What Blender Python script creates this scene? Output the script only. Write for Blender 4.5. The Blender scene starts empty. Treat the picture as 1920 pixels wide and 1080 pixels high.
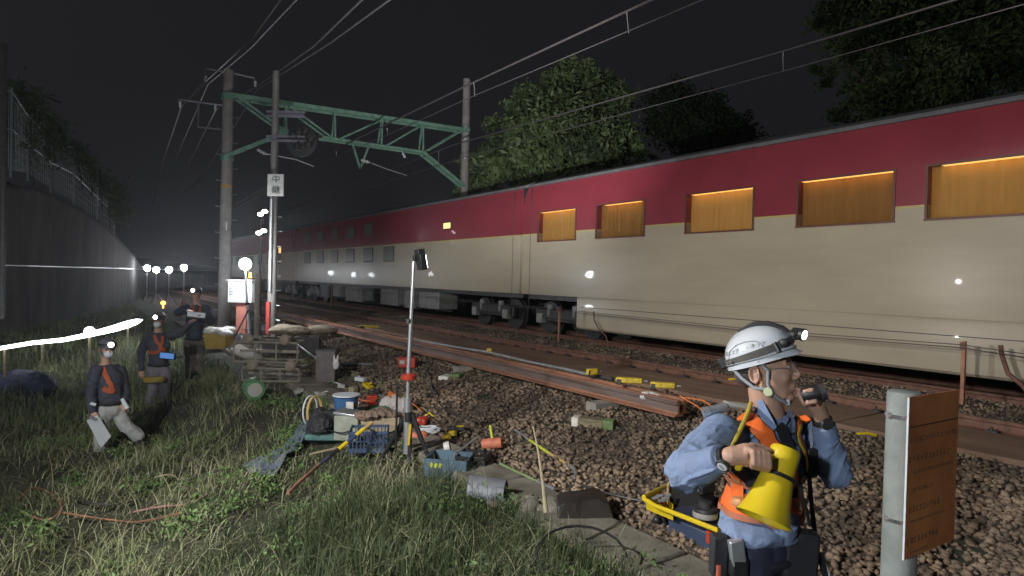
import bpy, math, random
import numpy as np
from mathutils import Vector, Matrix, noise
from mathutils.bvhtree import BVHTree
V = Vector
random.seed(7); rng = np.random.default_rng(11)
SC = bpy.context.scene
COL = SC.collection
# ------------------------------------------------------------------ camera
FPX = 1200.0; TH = math.radians(34.3)
UZ = V((0, 0, 1)); R2 = V((math.cos(TH), -math.sin(TH), 0)); F2 = V((math.sin(TH), math.cos(TH), 0))
CAM = V((0, 0, 1.45)); PITCH = math.radians(-0.86); ROLL = math.radians(1.37)
FW = (F2*math.cos(PITCH) + UZ*math.sin(PITCH)).normalized()
U0 = R2.cross(FW).normalized()
RR = R2*math.cos(ROLL) + U0*math.sin(ROLL); UU = -R2*math.sin(ROLL) + U0*math.cos(ROLL)
cam_data = bpy.data.cameras.new('camera'); cam = bpy.data.objects.new('camera', cam_data); COL.objects.link(cam)
cam_data.sensor_width = 36; cam_data.lens = 36*FPX/1920; cam_data.clip_start = .05; cam_data.clip_end = 600
cam.matrix_world = Matrix(((RR.x, UU.x, -FW.x, CAM.x), (RR.y, UU.y, -FW.y, CAM.y), (RR.z, UU.z, -FW.z, CAM.z), (0, 0, 0, 1)))
SC.camera = cam
# ------------------------------------------------------------------ night sky, exposure
world = bpy.data.worlds.new('World'); SC.world = world; world.use_nodes = True
wn = world.node_tree.nodes; wn['Background'].inputs[0].default_value = (.0105, .0105, .0120, 1); wn['Background'].inputs[1].default_value = 1.0
SC.view_settings.view_transform = 'Standard'; SC.view_settings.look = 'None'; SC.view_settings.exposure = 0; SC.view_settings.gamma = 1
SC.cycles.use_denoising = True; SC.cycles.max_bounces = 6; SC.cycles.sample_clamp_indirect = 3
SC.cycles.use_light_tree = True

def ray(px, py): return (FW + RR*((px-960)/FPX) + UU*((540-py)/FPX))
def P(px, py, d): return CAM + ray(px, py)*d
def G(px, py, z=-.5):
    r = ray(px, py); return CAM + r*((z-CAM.z)/r.z)
def PX(px, py, X): r = ray(px, py); return CAM + r*(X/r.x)
def PY(px, py, Y): r = ray(px, py); return CAM + r*(Y/r.y)
_TX = [-60, -12, -6, -3, 0, 1.8, 2.95, 3.65, 4.6, 6.2, 7.1, 8.4, 8.9, 9.6, 10.1, 13, 15, 22, 40, 90]
_TZ = [.5, -.5, -.62, -.85, -1.02, -.72, -.52, -.5, -.40, -.20, -.18, -.18, -.08, .03, -.13, -.13, -.5, 1.0, 6, 12]
def tz(X, Y):
    X = np.asarray(X, float); Y = np.asarray(Y, float)
    z = np.interp(X, _TX, _TZ)
    k = np.clip((7-Y)/5, 0, 1)*np.clip((X+4)/2, 0, 1)*np.clip((2.4-X)/1.2, 0, 1)
    z = z + .22*k
    g = np.clip((3.0-X)/1.0, 0, 1)
    z = z + g*(.07*np.sin(X*1.7+Y*.9)+.05*np.sin(X*3.1-Y*2.3)+.03*np.sin(Y*5.1+X*4.0))
    s = np.clip((X-3.7)/.5, 0, 1)*np.clip((7.0-X)/.4, 0, 1)
    return z + s*(.02*np.sin(X*6+Y*3)+.02*np.sin(Y*7-X*4))
def GT(px, py, dz=0):
    r = ray(px, py); t = .8
    while t < 120:
        p = CAM + r*t
        if p.z < float(tz(p.x, p.y))+dz: return p
        t += .02+t*.002
    return CAM+r*t
def gz(p, dz=0): return V((p.x, p.y, float(tz(p.x, p.y))+dz))

# ------------------------------------------------------------------ materials
def nodes_of(m): m.use_nodes = True; return m.node_tree.nodes, m.node_tree.links, m.node_tree.nodes['Principled BSDF']
MATS = {}
def mat(name, col, rough=.6, metal=0, var=.25, scale=6, bump=.15, bscale=None, col2=None, coat=0, sheen=0, stretch=None, detail=5, alpha=None, spec=None, big=0, bigs=.7):
    if name in MATS: return MATS[name]
    m = bpy.data.materials.new(name); n, l, b = nodes_of(m)
    b.inputs['Roughness'].default_value = rough; b.inputs['Metallic'].default_value = metal
    b.inputs['Coat Weight'].default_value = coat
    if spec is not None: b.inputs['Specular IOR Level'].default_value = spec
    tc = n.new('ShaderNodeTexCoord'); src = tc.outputs['Object']
    if stretch:
        mp = n.new('ShaderNodeMapping'); mp.inputs['Scale'].default_value = stretch; l.new(src, mp.inputs[0]); src = mp.outputs[0]
    nz = n.new('ShaderNodeTexNoise'); nz.inputs['Scale'].default_value = scale; nz.inputs['Detail'].default_value = detail; nz.inputs['Roughness'].default_value = .65; l.new(src, nz.inputs['Vector'])
    cr = n.new('ShaderNodeValToRGB'); l.new(nz.outputs['Fac'], cr.inputs[0])
    c2 = col2 or tuple(c*(1-var) for c in col)
    cr.color_ramp.elements[0].position = .33; cr.color_ramp.elements[1].position = .66
    cr.color_ramp.elements[0].color = (*c2, 1); cr.color_ramp.elements[1].color = (*[min(1, c*(1+var*.35)) for c in col], 1)
    if big:      # broad uneven patches of dirt and growth, paler and darker clumps on leaves
        n3 = n.new('ShaderNodeTexNoise'); n3.inputs['Scale'].default_value = bigs; n3.inputs['Detail'].default_value = 3; l.new(tc.outputs['Object'], n3.inputs['Vector'])
        c3 = n.new('ShaderNodeValToRGB'); c3.color_ramp.elements[0].position = .38; c3.color_ramp.elements[1].position = .62; c3.color_ramp.elements[0].color = (1-big, 1-big, 1-big, 1); c3.color_ramp.elements[1].color = (1+big*.3, 1+big*.25, 1+big*.15, 1); l.new(n3.outputs['Fac'], c3.inputs[0])
        mx = n.new('ShaderNodeMix'); mx.data_type = 'RGBA'; mx.blend_type = 'MULTIPLY'; mx.inputs[0].default_value = 1; l.new(cr.outputs[0], mx.inputs[6]); l.new(c3.outputs[0], mx.inputs[7]); l.new(mx.outputs[2], b.inputs['Base Color'])
    else: l.new(cr.outputs[0], b.inputs['Base Color'])
    if bump:
        n2 = n.new('ShaderNodeTexNoise'); n2.inputs['Scale'].default_value = bscale or scale*4; n2.inputs['Detail'].default_value = 4; l.new(src, n2.inputs['Vector'])
        bp = n.new('ShaderNodeBump'); bp.inputs['Strength'].default_value = bump; bp.inputs['Distance'].default_value = .02; l.new(n2.outputs['Fac'], bp.inputs['Height']); l.new(bp.outputs[0], b.inputs['Normal'])
    if alpha is not None: b.inputs['Alpha'].default_value = alpha
    MATS[name] = m; return m
def emit(name, col, st):
    if name in MATS: return MATS[name]
    m = bpy.data.materials.new(name); n, l, b = nodes_of(m)
    b.inputs['Base Color'].default_value = (*[.15*c for c in col], 1); b.inputs['Roughness'].default_value = .6; b.inputs['Emission Color'].default_value = (*col, 1); b.inputs['Emission Strength'].default_value = st
    MATS[name] = m; return m

# ------------------------------------------------------------------ objects
ORG = {}
def tag(o, label=None, cat=None, group=None, kind=None):
    if label: o['label'] = label
    if cat: o['category'] = cat
    if group: o['group'] = group
    if kind: o['kind'] = kind
    return o
def thing(name, label, cat, loc=(0, 0, 0), group=None):
    o = bpy.data.objects.new(name, None); COL.objects.link(o); o.location = loc; o.empty_display_size = .1
    ORG[o] = V(loc); return tag(o, label, cat, group)
def link(name, me, m, parent=None, org=None):
    o = bpy.data.objects.new(name, me); COL.objects.link(o)
    if m is not None: me.materials.append(m)
    if parent is not None:
        o.parent = parent
        if parent in ORG: ORG[o] = ORG[parent]; me.transform(Matrix.Translation(-ORG[parent]))
    elif org is not None:
        me.transform(Matrix.Translation(-V(org))); o.location = org; ORG[o] = V(org)
    else: ORG[o] = V((0, 0, 0))
    return o
def copy_tree(o, parent=None):
    c = o.copy(); COL.objects.link(c)
    if parent is not None: c.parent = parent
    for ch in [x for x in SC.objects if x.parent == o]: copy_tree(ch, c)
    return c
class MB:
    def __init__(s): s.v = []; s.f = []
    def add(s, vs, fs):
        k = len(s.v); s.v += [V(p) for p in vs]; s.f += [tuple(i+k for i in f) for f in fs]; return s
    def box(s, c, size, ax=None, taper=1.0, spin=0, tilt=0):
        ax = ax or (R2, F2, UZ); a, b, d = [V(x) for x in ax]; c = V(c)
        if spin: q = Matrix.Rotation(math.radians(spin), 3, UZ); a, b, d = q@a, q@b, q@d
        if tilt: q = Matrix.Rotation(math.radians(tilt), 3, b); a, b, d = q@a, q@b, q@d
        sx, sy, sz = [x/2 for x in size]
        vs = [c+a*(x*sx*(taper if z > 0 else 1))+b*(y*sy*(taper if z > 0 else 1))+d*(z*sz) for z in (-1, 1) for y in (-1, 1) for x in (-1, 1)]
        return s.add(vs, [(0, 2, 3, 1), (4, 5, 7, 6), (0, 1, 5, 4), (2, 6, 7, 3), (0, 4, 6, 2), (1, 3, 7, 5)])
    def tube(s, pts, r, n=8, cap=True, closed=False):
        pts = [V(p) for p in pts]; m = len(pts); rs = r if isinstance(r, (list, tuple)) else [r]*m
        vs = []; up = None
        for i, p in enumerate(pts):
            a = pts[(i+1) % m] if (i < m-1 or closed) else p; b = pts[i-1] if (i > 0 or closed) else p
            t = (a-b); t = t.normalized() if t.length > 1e-9 else UZ
            if up is None: up = t.orthogonal().normalized()
            up = (up-t*up.dot(t)); up = up.normalized() if up.length > 1e-6 else t.orthogonal().normalized()
            w = t.cross(up)
            for k in range(n):
                g = 2*math.pi*k/n; vs.append(p+(up*math.cos(g)+w*math.sin(g))*rs[i])
        fs = []
        for i in range(m if closed else m-1):
            j = (i+1) % m
            for k in range(n): fs.append((i*n+k, i*n+(k+1) % n, j*n+(k+1) % n, j*n+k))
        if cap and not closed: fs.append(tuple(range(n-1, -1, -1))); fs.append(tuple((m-1)*n+k for k in range(n)))
        return s.add(vs, fs)
    def lathe(s, base, axis, prof, n=20, ref=None):
        base = V(base); axis = V(axis).normalized(); u = axis.orthogonal().normalized() if ref is None else V(ref); w = axis.cross(u)
        vs = []
        for r, h in prof:
            for k in range(n): g = 2*math.pi*k/n; vs.append(base+axis*h+(u*math.cos(g)+w*math.sin(g))*max(r, 1e-4))
        fs = [(i*n+k, i*n+(k+1) % n, (i+1)*n+(k+1) % n, (i+1)*n+k) for i in range(len(prof)-1) for k in range(n)]
        fs.append(tuple(range(n-1, -1, -1))); fs.append(tuple((len(prof)-1)*n+k for k in range(n)))
        return s.add(vs, fs)
    def ball(s, c, r, ax=None, n=14, m=8):
        ax = ax or (R2, F2, UZ); r = r if isinstance(r, (list, tuple)) else (r, r, r); c = V(c); vs = [c+V(ax[2])*r[2]]
        for i in range(1, m):
            ph = math.pi*i/m
            for k in range(n):
                g = 2*math.pi*k/n; vs.append(c+V(ax[0])*(r[0]*math.sin(ph)*math.cos(g))+V(ax[1])*(r[1]*math.sin(ph)*math.sin(g))+V(ax[2])*(r[2]*math.cos(ph)))
        vs.append(c-V(ax[2])*r[2]); e = len(vs)-1
        fs = [(0, 1+k, 1+(k+1) % n) for k in range(n)]
        for i in range(m-2): fs += [(1+i*n+k, 1+(i+1)*n+k, 1+(i+1)*n+(k+1) % n, 1+i*n+(k+1) % n) for k in range(n)]
        fs += [(e, 1+(m-2)*n+(k+1) % n, 1+(m-2)*n+k) for k in range(n)]
        return s.add(vs, fs)
    def prism(s, pts, ext):   # polygon outline (3D) extruded by a vector
        n = len(pts); ext = V(ext); return s.add([V(p) for p in pts]+[V(p)+ext for p in pts], [tuple(range(n-1, -1, -1)), tuple(range(n, 2*n))]+[(k, (k+1) % n, n+(k+1) % n, n+k) for k in range(n)])
    def caps(s, pts, r):      # tapered limb chain with rounded joints (closed pieces for remeshing)
        for i, p in enumerate(pts):
            s.ball(p, r[i], n=16, m=10)
            if i: s.tube([pts[i-1], p], [r[i-1], r[i]], n=16)
        return s
    def mesh(s, name):
        me = bpy.data.meshes.new(name); me.from_pydata([tuple(p) for p in s.v], [], s.f); me.validate(); me.update(); return me
    def build(s, name, m, parent=None, smooth=35, bevel=0, org=None, label=None):
        me = s.mesh(name)
        import bmesh
        bm = bmesh.new(); bm.from_mesh(me); bmesh.ops.recalc_face_normals(bm, faces=bm.faces); bm.to_mesh(me); bm.free()
        if smooth: me.shade_smooth(); me.set_sharp_from_angle(angle=math.radians(smooth))
        o = link(name, me, m, parent, org)
        if bevel:
            b = o.modifiers.new('bevel', 'BEVEL'); b.width = bevel; b.segments = 2; b.limit_method = 'ANGLE'; b.angle_limit = .6
        if label: o['label'] = label
        return o
    def blob(s, name, m, parent=None, vox=.006, it=4, fac=.6, wrinkle=None):   # fuse everything into one skin
        me = s.mesh('tmp'); o = bpy.data.objects.new('tmp', me); COL.objects.link(o)
        md = o.modifiers.new('r', 'REMESH'); md.mode = 'VOXEL'; md.voxel_size = vox; md.use_smooth_shade = True
        if it: sm = o.modifiers.new('s', 'SMOOTH'); sm.iterations = it; sm.factor = fac
        bpy.context.view_layer.update(); dg = bpy.context.evaluated_depsgraph_get(); me2 = bpy.data.meshes.new_from_object(o.evaluated_get(dg)); bpy.data.objects.remove(o); me2.name = name
        if wrinkle:
            nv = [v.normal.copy() for v in me2.vertices]
            for v, nn in zip(me2.vertices, nv): v.co += nn*wrinkle(v.co)
            me2.update()
        me2.shade_smooth(); me2.materials.clear()
        ob = link(name, me2, m, parent); return ob
def npmesh(name, verts, faces, m, smooth=False, parent=None):
    me = bpy.data.meshes.new(name); nv = len(verts); nf, k = faces.shape
    me.vertices.add(nv); me.vertices.foreach_set('co', np.ascontiguousarray(verts, np.float32).ravel())
    me.loops.add(nf*k); me.loops.foreach_set('vertex_index', faces.astype(np.int32).ravel())
    me.polygons.add(nf); me.polygons.foreach_set('loop_start', np.arange(0, nf*k, k, dtype=np.int32)); me.update(calc_edges=True); me.validate()
    if smooth: me.shade_smooth()
    return link(name, me, m, parent)
def bvh_of(o):
    me = o.data; off = ORG.get(o, V((0, 0, 0))); return BVHTree.FromPolygons([v.co+off for v in me.vertices], [tuple(p.vertices) for p in me.polygons])
def band(bvh, pts, width, off=.006, sub=6, across=5, thick=.003, closed=False):
    """a strap laid on a surface: the path is refined, then every cross row is dropped on the nearest surface point"""
    pts = [V(p) for p in pts]; path = []; m = len(pts); rngi = m if closed else m-1
    for i in range(rngi):
        p0, p1, p2, p3 = (pts[(i-1) % m] if closed or i > 0 else pts[0]), pts[i], pts[(i+1) % m], (pts[(i+2) % m] if closed or i+2 < m else pts[-1])
        for k in range(sub):
            t = k/sub; path.append(.5*((2*p1)+(p2-p0)*t+(2*p0-5*p1+4*p2-p3)*t*t+(3*p1-p0-3*p2+p3)*t**3))
    if not closed: path.append(pts[-1])
    n = len(path); top = []; bot = []
    for i, p in enumerate(path):
        loc, nn, _, _ = bvh.find_nearest(p)
        t = (path[(i+1) % n]-path[i-1]) if (closed or 0 < i < n-1) else ((path[1]-path[0]) if i == 0 else (path[-1]-path[-2]))
        w = t.normalized().cross(nn).normalized()
        for k in range(across):
            q = loc+w*width*(k/(across-1)-.5); l2, n2, _, _ = bvh.find_nearest(q+nn*.01)
            if n2.dot(nn) < 0: n2 = nn
            top.append(l2+n2*(off+thick)); bot.append(l2+n2*off)
    mb = MB(); fs = []; A = across; N = len(top)
    for i in range(n if closed else n-1):
        j = (i+1) % n
        for k in range(A-1):
            fs.append((i*A+k, i*A+k+1, j*A+k+1, j*A+k)); fs.append((N+i*A+k, N+j*A+k, N+j*A+k+1, N+i*A+k+1))
        fs.append((i*A, j*A, N+j*A, N+i*A)); fs.append((i*A+A-1, N+i*A+A-1, N+j*A+A-1, j*A+A-1))
    mb.add(top+bot, fs); return mb
def text_mesh(s, size, extrude=0):
    cu = bpy.data.curves.new('t', 'FONT'); cu.body = s; cu.size = size; cu.align_x = 'CENTER'; cu.align_y = 'CENTER'; cu.extrude = extrude; cu.resolution_u = 2
    o = bpy.data.objects.new('t', cu); COL.objects.link(o); bpy.context.view_layer.update(); dg = bpy.context.evaluated_depsgraph_get()
    me = bpy.data.meshes.new_from_object(o.evaluated_get(dg)); bpy.data.objects.remove(o); me.materials.clear(); return me
def put_text(name, s, size, c, right, up, m, parent, off=.002):
    me = text_mesh(s, size); right = V(right).normalized(); up = V(up).normalized(); nn = right.cross(up); c = V(c)+nn*off
    for v in me.vertices: v.co = c+right*v.co.x+up*v.co.y
    return link(name, me, m, parent)
# ------------------------------------------------------------------ materials of the place
M_soil = mat('soil', (.05, .048, .032), .95, var=.5, scale=2.2, bump=.6, bscale=22, col2=(.022, .028, .014))
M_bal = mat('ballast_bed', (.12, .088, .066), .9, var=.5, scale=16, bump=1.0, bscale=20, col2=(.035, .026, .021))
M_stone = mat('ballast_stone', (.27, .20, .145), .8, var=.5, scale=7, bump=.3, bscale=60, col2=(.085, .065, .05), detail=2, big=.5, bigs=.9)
M_conc = mat('concrete', (.30, .28, .25), .85, var=.3, scale=5, bump=.3, bscale=40)
M_concd = mat('weathered_concrete', (.22, .20, .165), .9, var=.45, scale=3, bump=.4, bscale=30)
M_slab = mat('rust_stained_concrete', (.25, .155, .105), .85, var=.35, scale=2.5, bump=.25, bscale=40, stretch=(1, .25, 1), col2=(.15, .095, .068))
M_rust = mat('rusty_steel', (.38, .18, .11), .6, .3, var=.45, scale=7, bump=.25, stretch=(1, .2, 1), col2=(.22, .11, .075))
M_rustd = mat('dark_rust', (.20, .10, .07), .7, .2, var=.4, scale=9, bump=.3)
M_worn = mat('worn_rail_side', (.30, .235, .22), .38, .6, var=.35, scale=5, bump=.1, stretch=(1, .15, 1), col2=(.19, .125, .11))
M_head = mat('polished_rail_head', (.55, .5, .47), .22, .9, var=.15, scale=6, bump=.03)
M_steel = mat('galvanised_steel', (.5, .52, .54), .42, .7, var=.2, scale=12, bump=.06)
M_alu = mat('aluminium', (.62, .65, .7), .32, .75, var=.1, scale=12, bump=.02)
M_black = mat('black_plastic', (.022, .022, .024), .45, var=.3, scale=20, bump=.05)
M_dark = mat('dark_grey_metal', (.06, .058, .06), .5, .3, var=.4, scale=10, bump=.1)
M_green = mat('green_painted_steel', (.20, .33, .26), .5, .1, var=.3, scale=5, bump=.08, col2=(.10, .22, .16))
M_wall = mat('retaining_wall_concrete', (.125, .12, .12), .95, var=.4, scale=1.2, bump=.3, bscale=18, stretch=(1, 1, .25))
M_leaf = mat('tree_leaf', (.125, .165, .075), .55, var=.5, scale=1.3, bump=0, col2=(.06, .095, .04), spec=.3, big=.5, bigs=.45)
M_leafd = mat('dark_tree_leaf', (.075, .11, .045), .6, var=.5, scale=1.6, bump=0, col2=(.035, .055, .022), spec=.2)
M_bark = mat('bark', (.10, .07, .05), .9, var=.4, scale=10, bump=.5)
M_wire = mat('wire_metal', (.16, .145, .15), .4, .6, var=.2, scale=10, bump=0)
M_ins = mat('white_porcelain', (.62, .62, .66), .2, 0, var=.1, scale=20, bump=0)
M_glass_dark = mat('dark_glass', (.015, .015, .018), .08, 0, var=.1, scale=20, bump=0)

# ------------------------------------------------------------------ ground, track beds
def sheet(name, xs, ys, m, dz, kind='structure'):
    X, Y = np.meshgrid(xs, ys); Z = tz(X, Y)+dz
    v = np.stack([X, Y, Z], -1).reshape(-1, 3); nx = len(xs); ny = len(ys)
    i = np.arange(ny-1)[:, None]*nx+np.arange(nx-1)[None, :]; f = np.stack([i, i+1, i+nx+1, i+nx], -1).reshape(-1, 4)
    return tag(npmesh(name, v, f, m, smooth=True), kind=kind)
sheet('ground', np.r_[-60, -30, -16, np.arange(-12, 4, .16), 4.6, 6.2, 8.4, 8.9, 9.6, 10.1, 13, 15, 22, 40, 90], np.r_[-25, -12, np.arange(-5, 32, .2), 36, 42, 50, 65, 90, 150], M_soil, -.035)
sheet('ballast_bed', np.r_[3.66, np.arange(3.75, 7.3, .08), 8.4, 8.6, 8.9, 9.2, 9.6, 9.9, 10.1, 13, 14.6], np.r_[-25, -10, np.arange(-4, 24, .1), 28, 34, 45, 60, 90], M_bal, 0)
# the stones: one mass nobody could count
def stones(name, X, Y, size, dz=0.0, flat=.75):
    t = (1+5**.5)/2
    base = np.array([(-1, t, 0), (1, t, 0), (-1, -t, 0), (1, -t, 0), (0, -1, t), (0, 1, t), (0, -1, -t), (0, 1, -t), (t, 0, -1), (t, 0, 1), (-t, 0, -1), (-t, 0, 1)], float)/1.9
    fc = np.array([(0, 11, 5), (0, 5, 1), (0, 1, 7), (0, 7, 10), (0, 10, 11), (1, 5, 9), (5, 11, 4), (11, 10, 2), (10, 7, 6), (7, 1, 8), (3, 9, 4), (3, 4, 2), (3, 2, 6), (3, 6, 8), (3, 8, 9), (4, 9, 5), (2, 4, 11), (6, 2, 10), (8, 6, 7), (9, 8, 1)])
    n = len(X); q = rng.normal(size=(n, 3, 3)); Q, _ = np.linalg.qr(q)
    sc = size[:, None]*rng.uniform(.55, 1.25, (n, 3))
    vb = base[None]*rng.uniform(.72, 1.25, (n, 12, 1))*sc[:, None, :]
    v = np.einsum('nij,nkj->nki', Q, vb); v[..., 2] *= flat
    v += np.stack([X, Y, tz(X, Y)+dz+rng.uniform(-.3, .9, n)*size], -1)[:, None, :]
    f = (fc[None]+12*np.arange(n)[:, None, None]).reshape(-1, 3)
    return tag(npmesh(name, v.reshape(-1, 3), f, M_stone), kind='stuff')
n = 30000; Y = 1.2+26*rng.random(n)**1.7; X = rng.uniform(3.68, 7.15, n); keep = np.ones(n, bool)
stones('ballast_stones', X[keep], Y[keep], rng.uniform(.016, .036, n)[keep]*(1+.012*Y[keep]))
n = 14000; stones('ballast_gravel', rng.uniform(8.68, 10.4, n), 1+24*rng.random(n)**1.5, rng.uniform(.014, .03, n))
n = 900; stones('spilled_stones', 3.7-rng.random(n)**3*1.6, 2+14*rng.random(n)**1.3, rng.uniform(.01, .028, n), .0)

# rust-stained flat slabs beside the running rail, concrete edge strip at the foot of the ballast
mb = MB(); y = -6.0
while y < 60: mb.box((7.83, y+1.24, -.175), (1.16, 2.47, .1), ax=(V((1, 0, 0)), V((0, 1, 0)), UZ)); y += 2.5
tag(mb.build('track_slab', M_slab, bevel=.012), kind='structure')
mb = MB(); y = -3.0
while y < 26: mb.box((3.34, y+.99, -.515+.006*math.sin(y*3)), (.52, 1.975, .12), ax=(V((1, 0, 0)), V((0, 1, 0)), UZ)); y += 2.0
tag(mb.build('concrete_edge_strip', M_concd, bevel=.02), kind='structure')

AX = (V((1, 0, 0)), V((0, 1, 0)), UZ)
RP = [(-.073, 0), (.073, 0), (.073, .012), (.022, .03), (.010, .045), (.010, .115), (.034, .128), (.036, .158), (.028, .168), (-.028, .168), (-.036, .158), (-.034, .128), (-.010, .115), (-.010, .045), (-.022, .03), (-.073, .012)]
def rail_prism(x, y0, y1, z, s=1.0, lo=0, rot=0):
    c, q = math.cos(rot), math.sin(rot)
    return [V((x+(a*c-b*q)*s, y0, z+(a*q+b*c)*s)) for a, b in RP], V((0, y1-y0, 0))
def rail(name, label, x, y0, y1, z, s, group=None, head=M_head, side=M_rust, rot=0, cat='rail'):
    t = thing(name, label, cat, (x, (y0+y1)/2, z), group)
    p, e = rail_prism(x, y0, y1, z, s, rot=rot); MB().prism(p, e).build('foot_and_web', side, t, smooth=0)
    if head:
        c, q = math.cos(rot), math.sin(rot); pr = [(-.029, .1685), (.029, .1685), (.0375, .159), (.0375, .150), (.0385, .15), (.0385, .16), (.03, .1705), (-.03, .1705)]
        MB().prism([V((x+(a*c-b*q)*s, y0+.004, z+(a*q+b*c)*s)) for a, b in pr], V((0, y1-y0-.008, 0))).build('rail_head', head, t, smooth=0)
    return t
rb = rail('running_rail', 'rusty running rail with a bright worn head beside the brown slabs', 8.52, -8, 62, -.155, .92, group=None, side=M_rustd)
cl = MB()
for i in range(90): y = -4+i*.62; cl.box((8.43, y, -.125), (.10, .11, .035), ax=AX); cl.tube([(8.39, y, -.12), (8.39, y, -.06)], .013, 6)
cl.build('rail_fastenings', M_dark, rb)['kind'] = 'stuff'
M_headd = mat('dull_rail_head', (.20, .12, .09), .5, .5, var=.3, scale=6, bump=.05)
for x in (10.62, 11.69): rail('train_rail', 'brown rail under the train, nearer the fence posts' if x < 11 else 'brown rail under the train, the far one', x, -8, 62, -.155, .92, group='rails under the train', side=M_rustd, head=M_headd)
# the spare rails laid on blocks along the shoulder
Yend = 8.05
Yend = PX(1281, 765, 5.93).y
sr1 = rail('spare_rail', 'spare rusty rail with a greyish worn side lying nearest the stones on blocks', 5.86, Yend, 58, -.125, 1.12, group='spare rails on the ballast shoulder', head=None, side=M_rust)
p, e = rail_prism(5.86, Yend+.01, 58, -.125, 1.12); 
MB().prism([V((5.86-.0145, Yend+.005, z)) for z in (-.08,)]+[V((5.86-.0145, Yend+.005, .0))]+[V((5.86-.041, Yend+.005, .02)), V((5.86-.043, Yend+.005, .055)), V((5.86-.047, Yend+.005, .055)), V((5.86-.045, Yend+.005, .018)), V((5.86-.0175, Yend+.005, -.002)), V((5.86-.0175, Yend+.005, -.08))], V((0, 58-Yend, 0))).build('worn_side', M_worn, sr1, smooth=0)
rail('spare_rail', 'spare rusty rail with brown top lying behind the grey-sided one on blocks', 6.03, Yend+.05, 58, -.115, 1.12, group='spare rails on the ballast shoulder', head=None, side=M_rust)
# supporting blocks
M_wood = mat('old_timber', (.24, .20, .13), .85, var=.4, scale=6, bump=.4, stretch=(1, 1, 4), col2=(.13, .13, .075))
M_woodw = mat('white_end_paint', (.75, .72, .66), .7, var=.15, scale=12, bump=.1)
M_moss = mat('mossy_timber', (.17, .24, .10), .9, var=.4, scale=9, bump=.4)
c0 = GT(1112, 800); c0.z += .05
t = thing('timber_block', 'pale timber block with mossy end and white painted end, on the stones', 'timber block', c0)
u = (R2*.93-F2*.36).normalized(); w = UZ.cross(u)
MB().box(c0-u*.02, (.30, .15, .11), ax=(u, w, UZ)).build('beam', M_wood, t, bevel=.008)
MB().box(c0+u*.195, (.13, .152, .112), ax=(u, w, UZ)).build('mossy_end', M_moss, t, bevel=.008)
MB().box(c0-u*.213, (.085, .152, .112), ax=(u, w, UZ)).build('painted_end', M_woodw, t, bevel=.008)
c1 = PX(1130, 770, 5.75); c1.z = -.235
tag(MB().box(c1+F2*.0, (.42, .2, .2), ax=AX).build('support_block', M_conc, org=c1, bevel=.008, smooth=0), 'dark grey square block carrying the spare rails near their end', 'support block')
for (px, py, lb, m) in ((838, 712, 'small pale block with white face lying on stones behind the tall tripod', M_woodw), (858, 708, 'small mossy green block end on stones beside the white-faced block', M_moss)):
    c = GT(px, py); tag(MB().box(c+UZ*.03, (.19, .3, .1), spin=-20).build('timber_block', m, org=c, bevel=.008), lb, 'timber block')
c = PX(868, 690, 5.75); c.z = -.24
tag(MB().box(c, (.3, .2, .2), ax=AX).build('support_block', M_conc, org=c, bevel=.008), 'small grey block carrying the spare rails behind the tall tripod', 'support block')

# ------------------------------------------------------------------ retaining wall on the left
wpts = [(-16, -8), (-12.5, 4), (-7, 15), (-3.2, 23)]
wp = [V((x, y, 0)) for x, y in wpts]; tops = [3.6, 3.7, 3.9, 4.1]
for px, py, d in ((0, 345, 22), (60, 350, 24.5), (100, 365, 27), (150, 391, 30), (200, 425, 34), (235, 463, 38), (262, 496, 43), (285, 508, 50)):
    q = P(px, py, d); wp.append(V((q.x, q.y, 0))); tops.append(q.z)
wp += [V((9, 70, 0)), V((20, 90, 0))]; tops += [1.2, 1.2]
def smooth_path(P_, T_, n=6):
    o = []; q = []
    for i in range(len(P_)-1):
        a, b, c, d = P_[max(i-1, 0)], P_[i], P_[i+1], P_[min(i+2, len(P_)-1)]
        for k in range(n):
            t = k/n; o.append(.5*((2*b)+(c-a)*t+(2*a-5*b+4*c-d)*t*t+(3*b-a-3*c+d)*t**3)); q.append(T_[i]*(1-t)+T_[i+1]*t)
    return o+[P_[-1]], q+[T_[-1]]
wq, wt = smooth_path(wp, tops)
tw = thing('retaining_wall', 'tall curved grey concrete retaining wall left of the grass', 'wall', (wq[20].x, wq[20].y, -.6))
def wall_strip(x0f, x1f, z0f, z1f):
    mb = MB(); vs = []; n = len(wq)
    for i, p in enumerate(wq):
        t = (wq[min(i+1, n-1)]-wq[max(i-1, 0)]).normalized(); nn = V((-t.y, t.x, 0))   # points left, away from the track
        for o, z in ((x0f, z0f(i)), (x1f, z0f(i)), (x1f, z1f(i)), (x0f, z1f(i))): vs.append(V((p.x, p.y, z))+nn*o)
    fs = [(i*4+k, i*4+(k+1) % 4, i*4+4+(k+1) % 4, i*4+4+k) for i in range(n-1) for k in range(4)]+[(3, 2, 1, 0), (n*4-4, n*4-3, n*4-2, n*4-1)]
    return mb.add(vs, fs)
wall_strip(0, .5, lambda i: -1.5, lambda i: wt[i]-.12).build('wall_face', M_wall, tw)
wall_strip(-.06, .56, lambda i: wt[i]-.118, lambda i: wt[i]).build('coping', mat('dark_coping', (.05, .05, .05), .9), tw)
wall_strip(-.03, -.002, lambda i: 1.47, lambda i: 1.50).build('cable', M_steel, tw)
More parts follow.
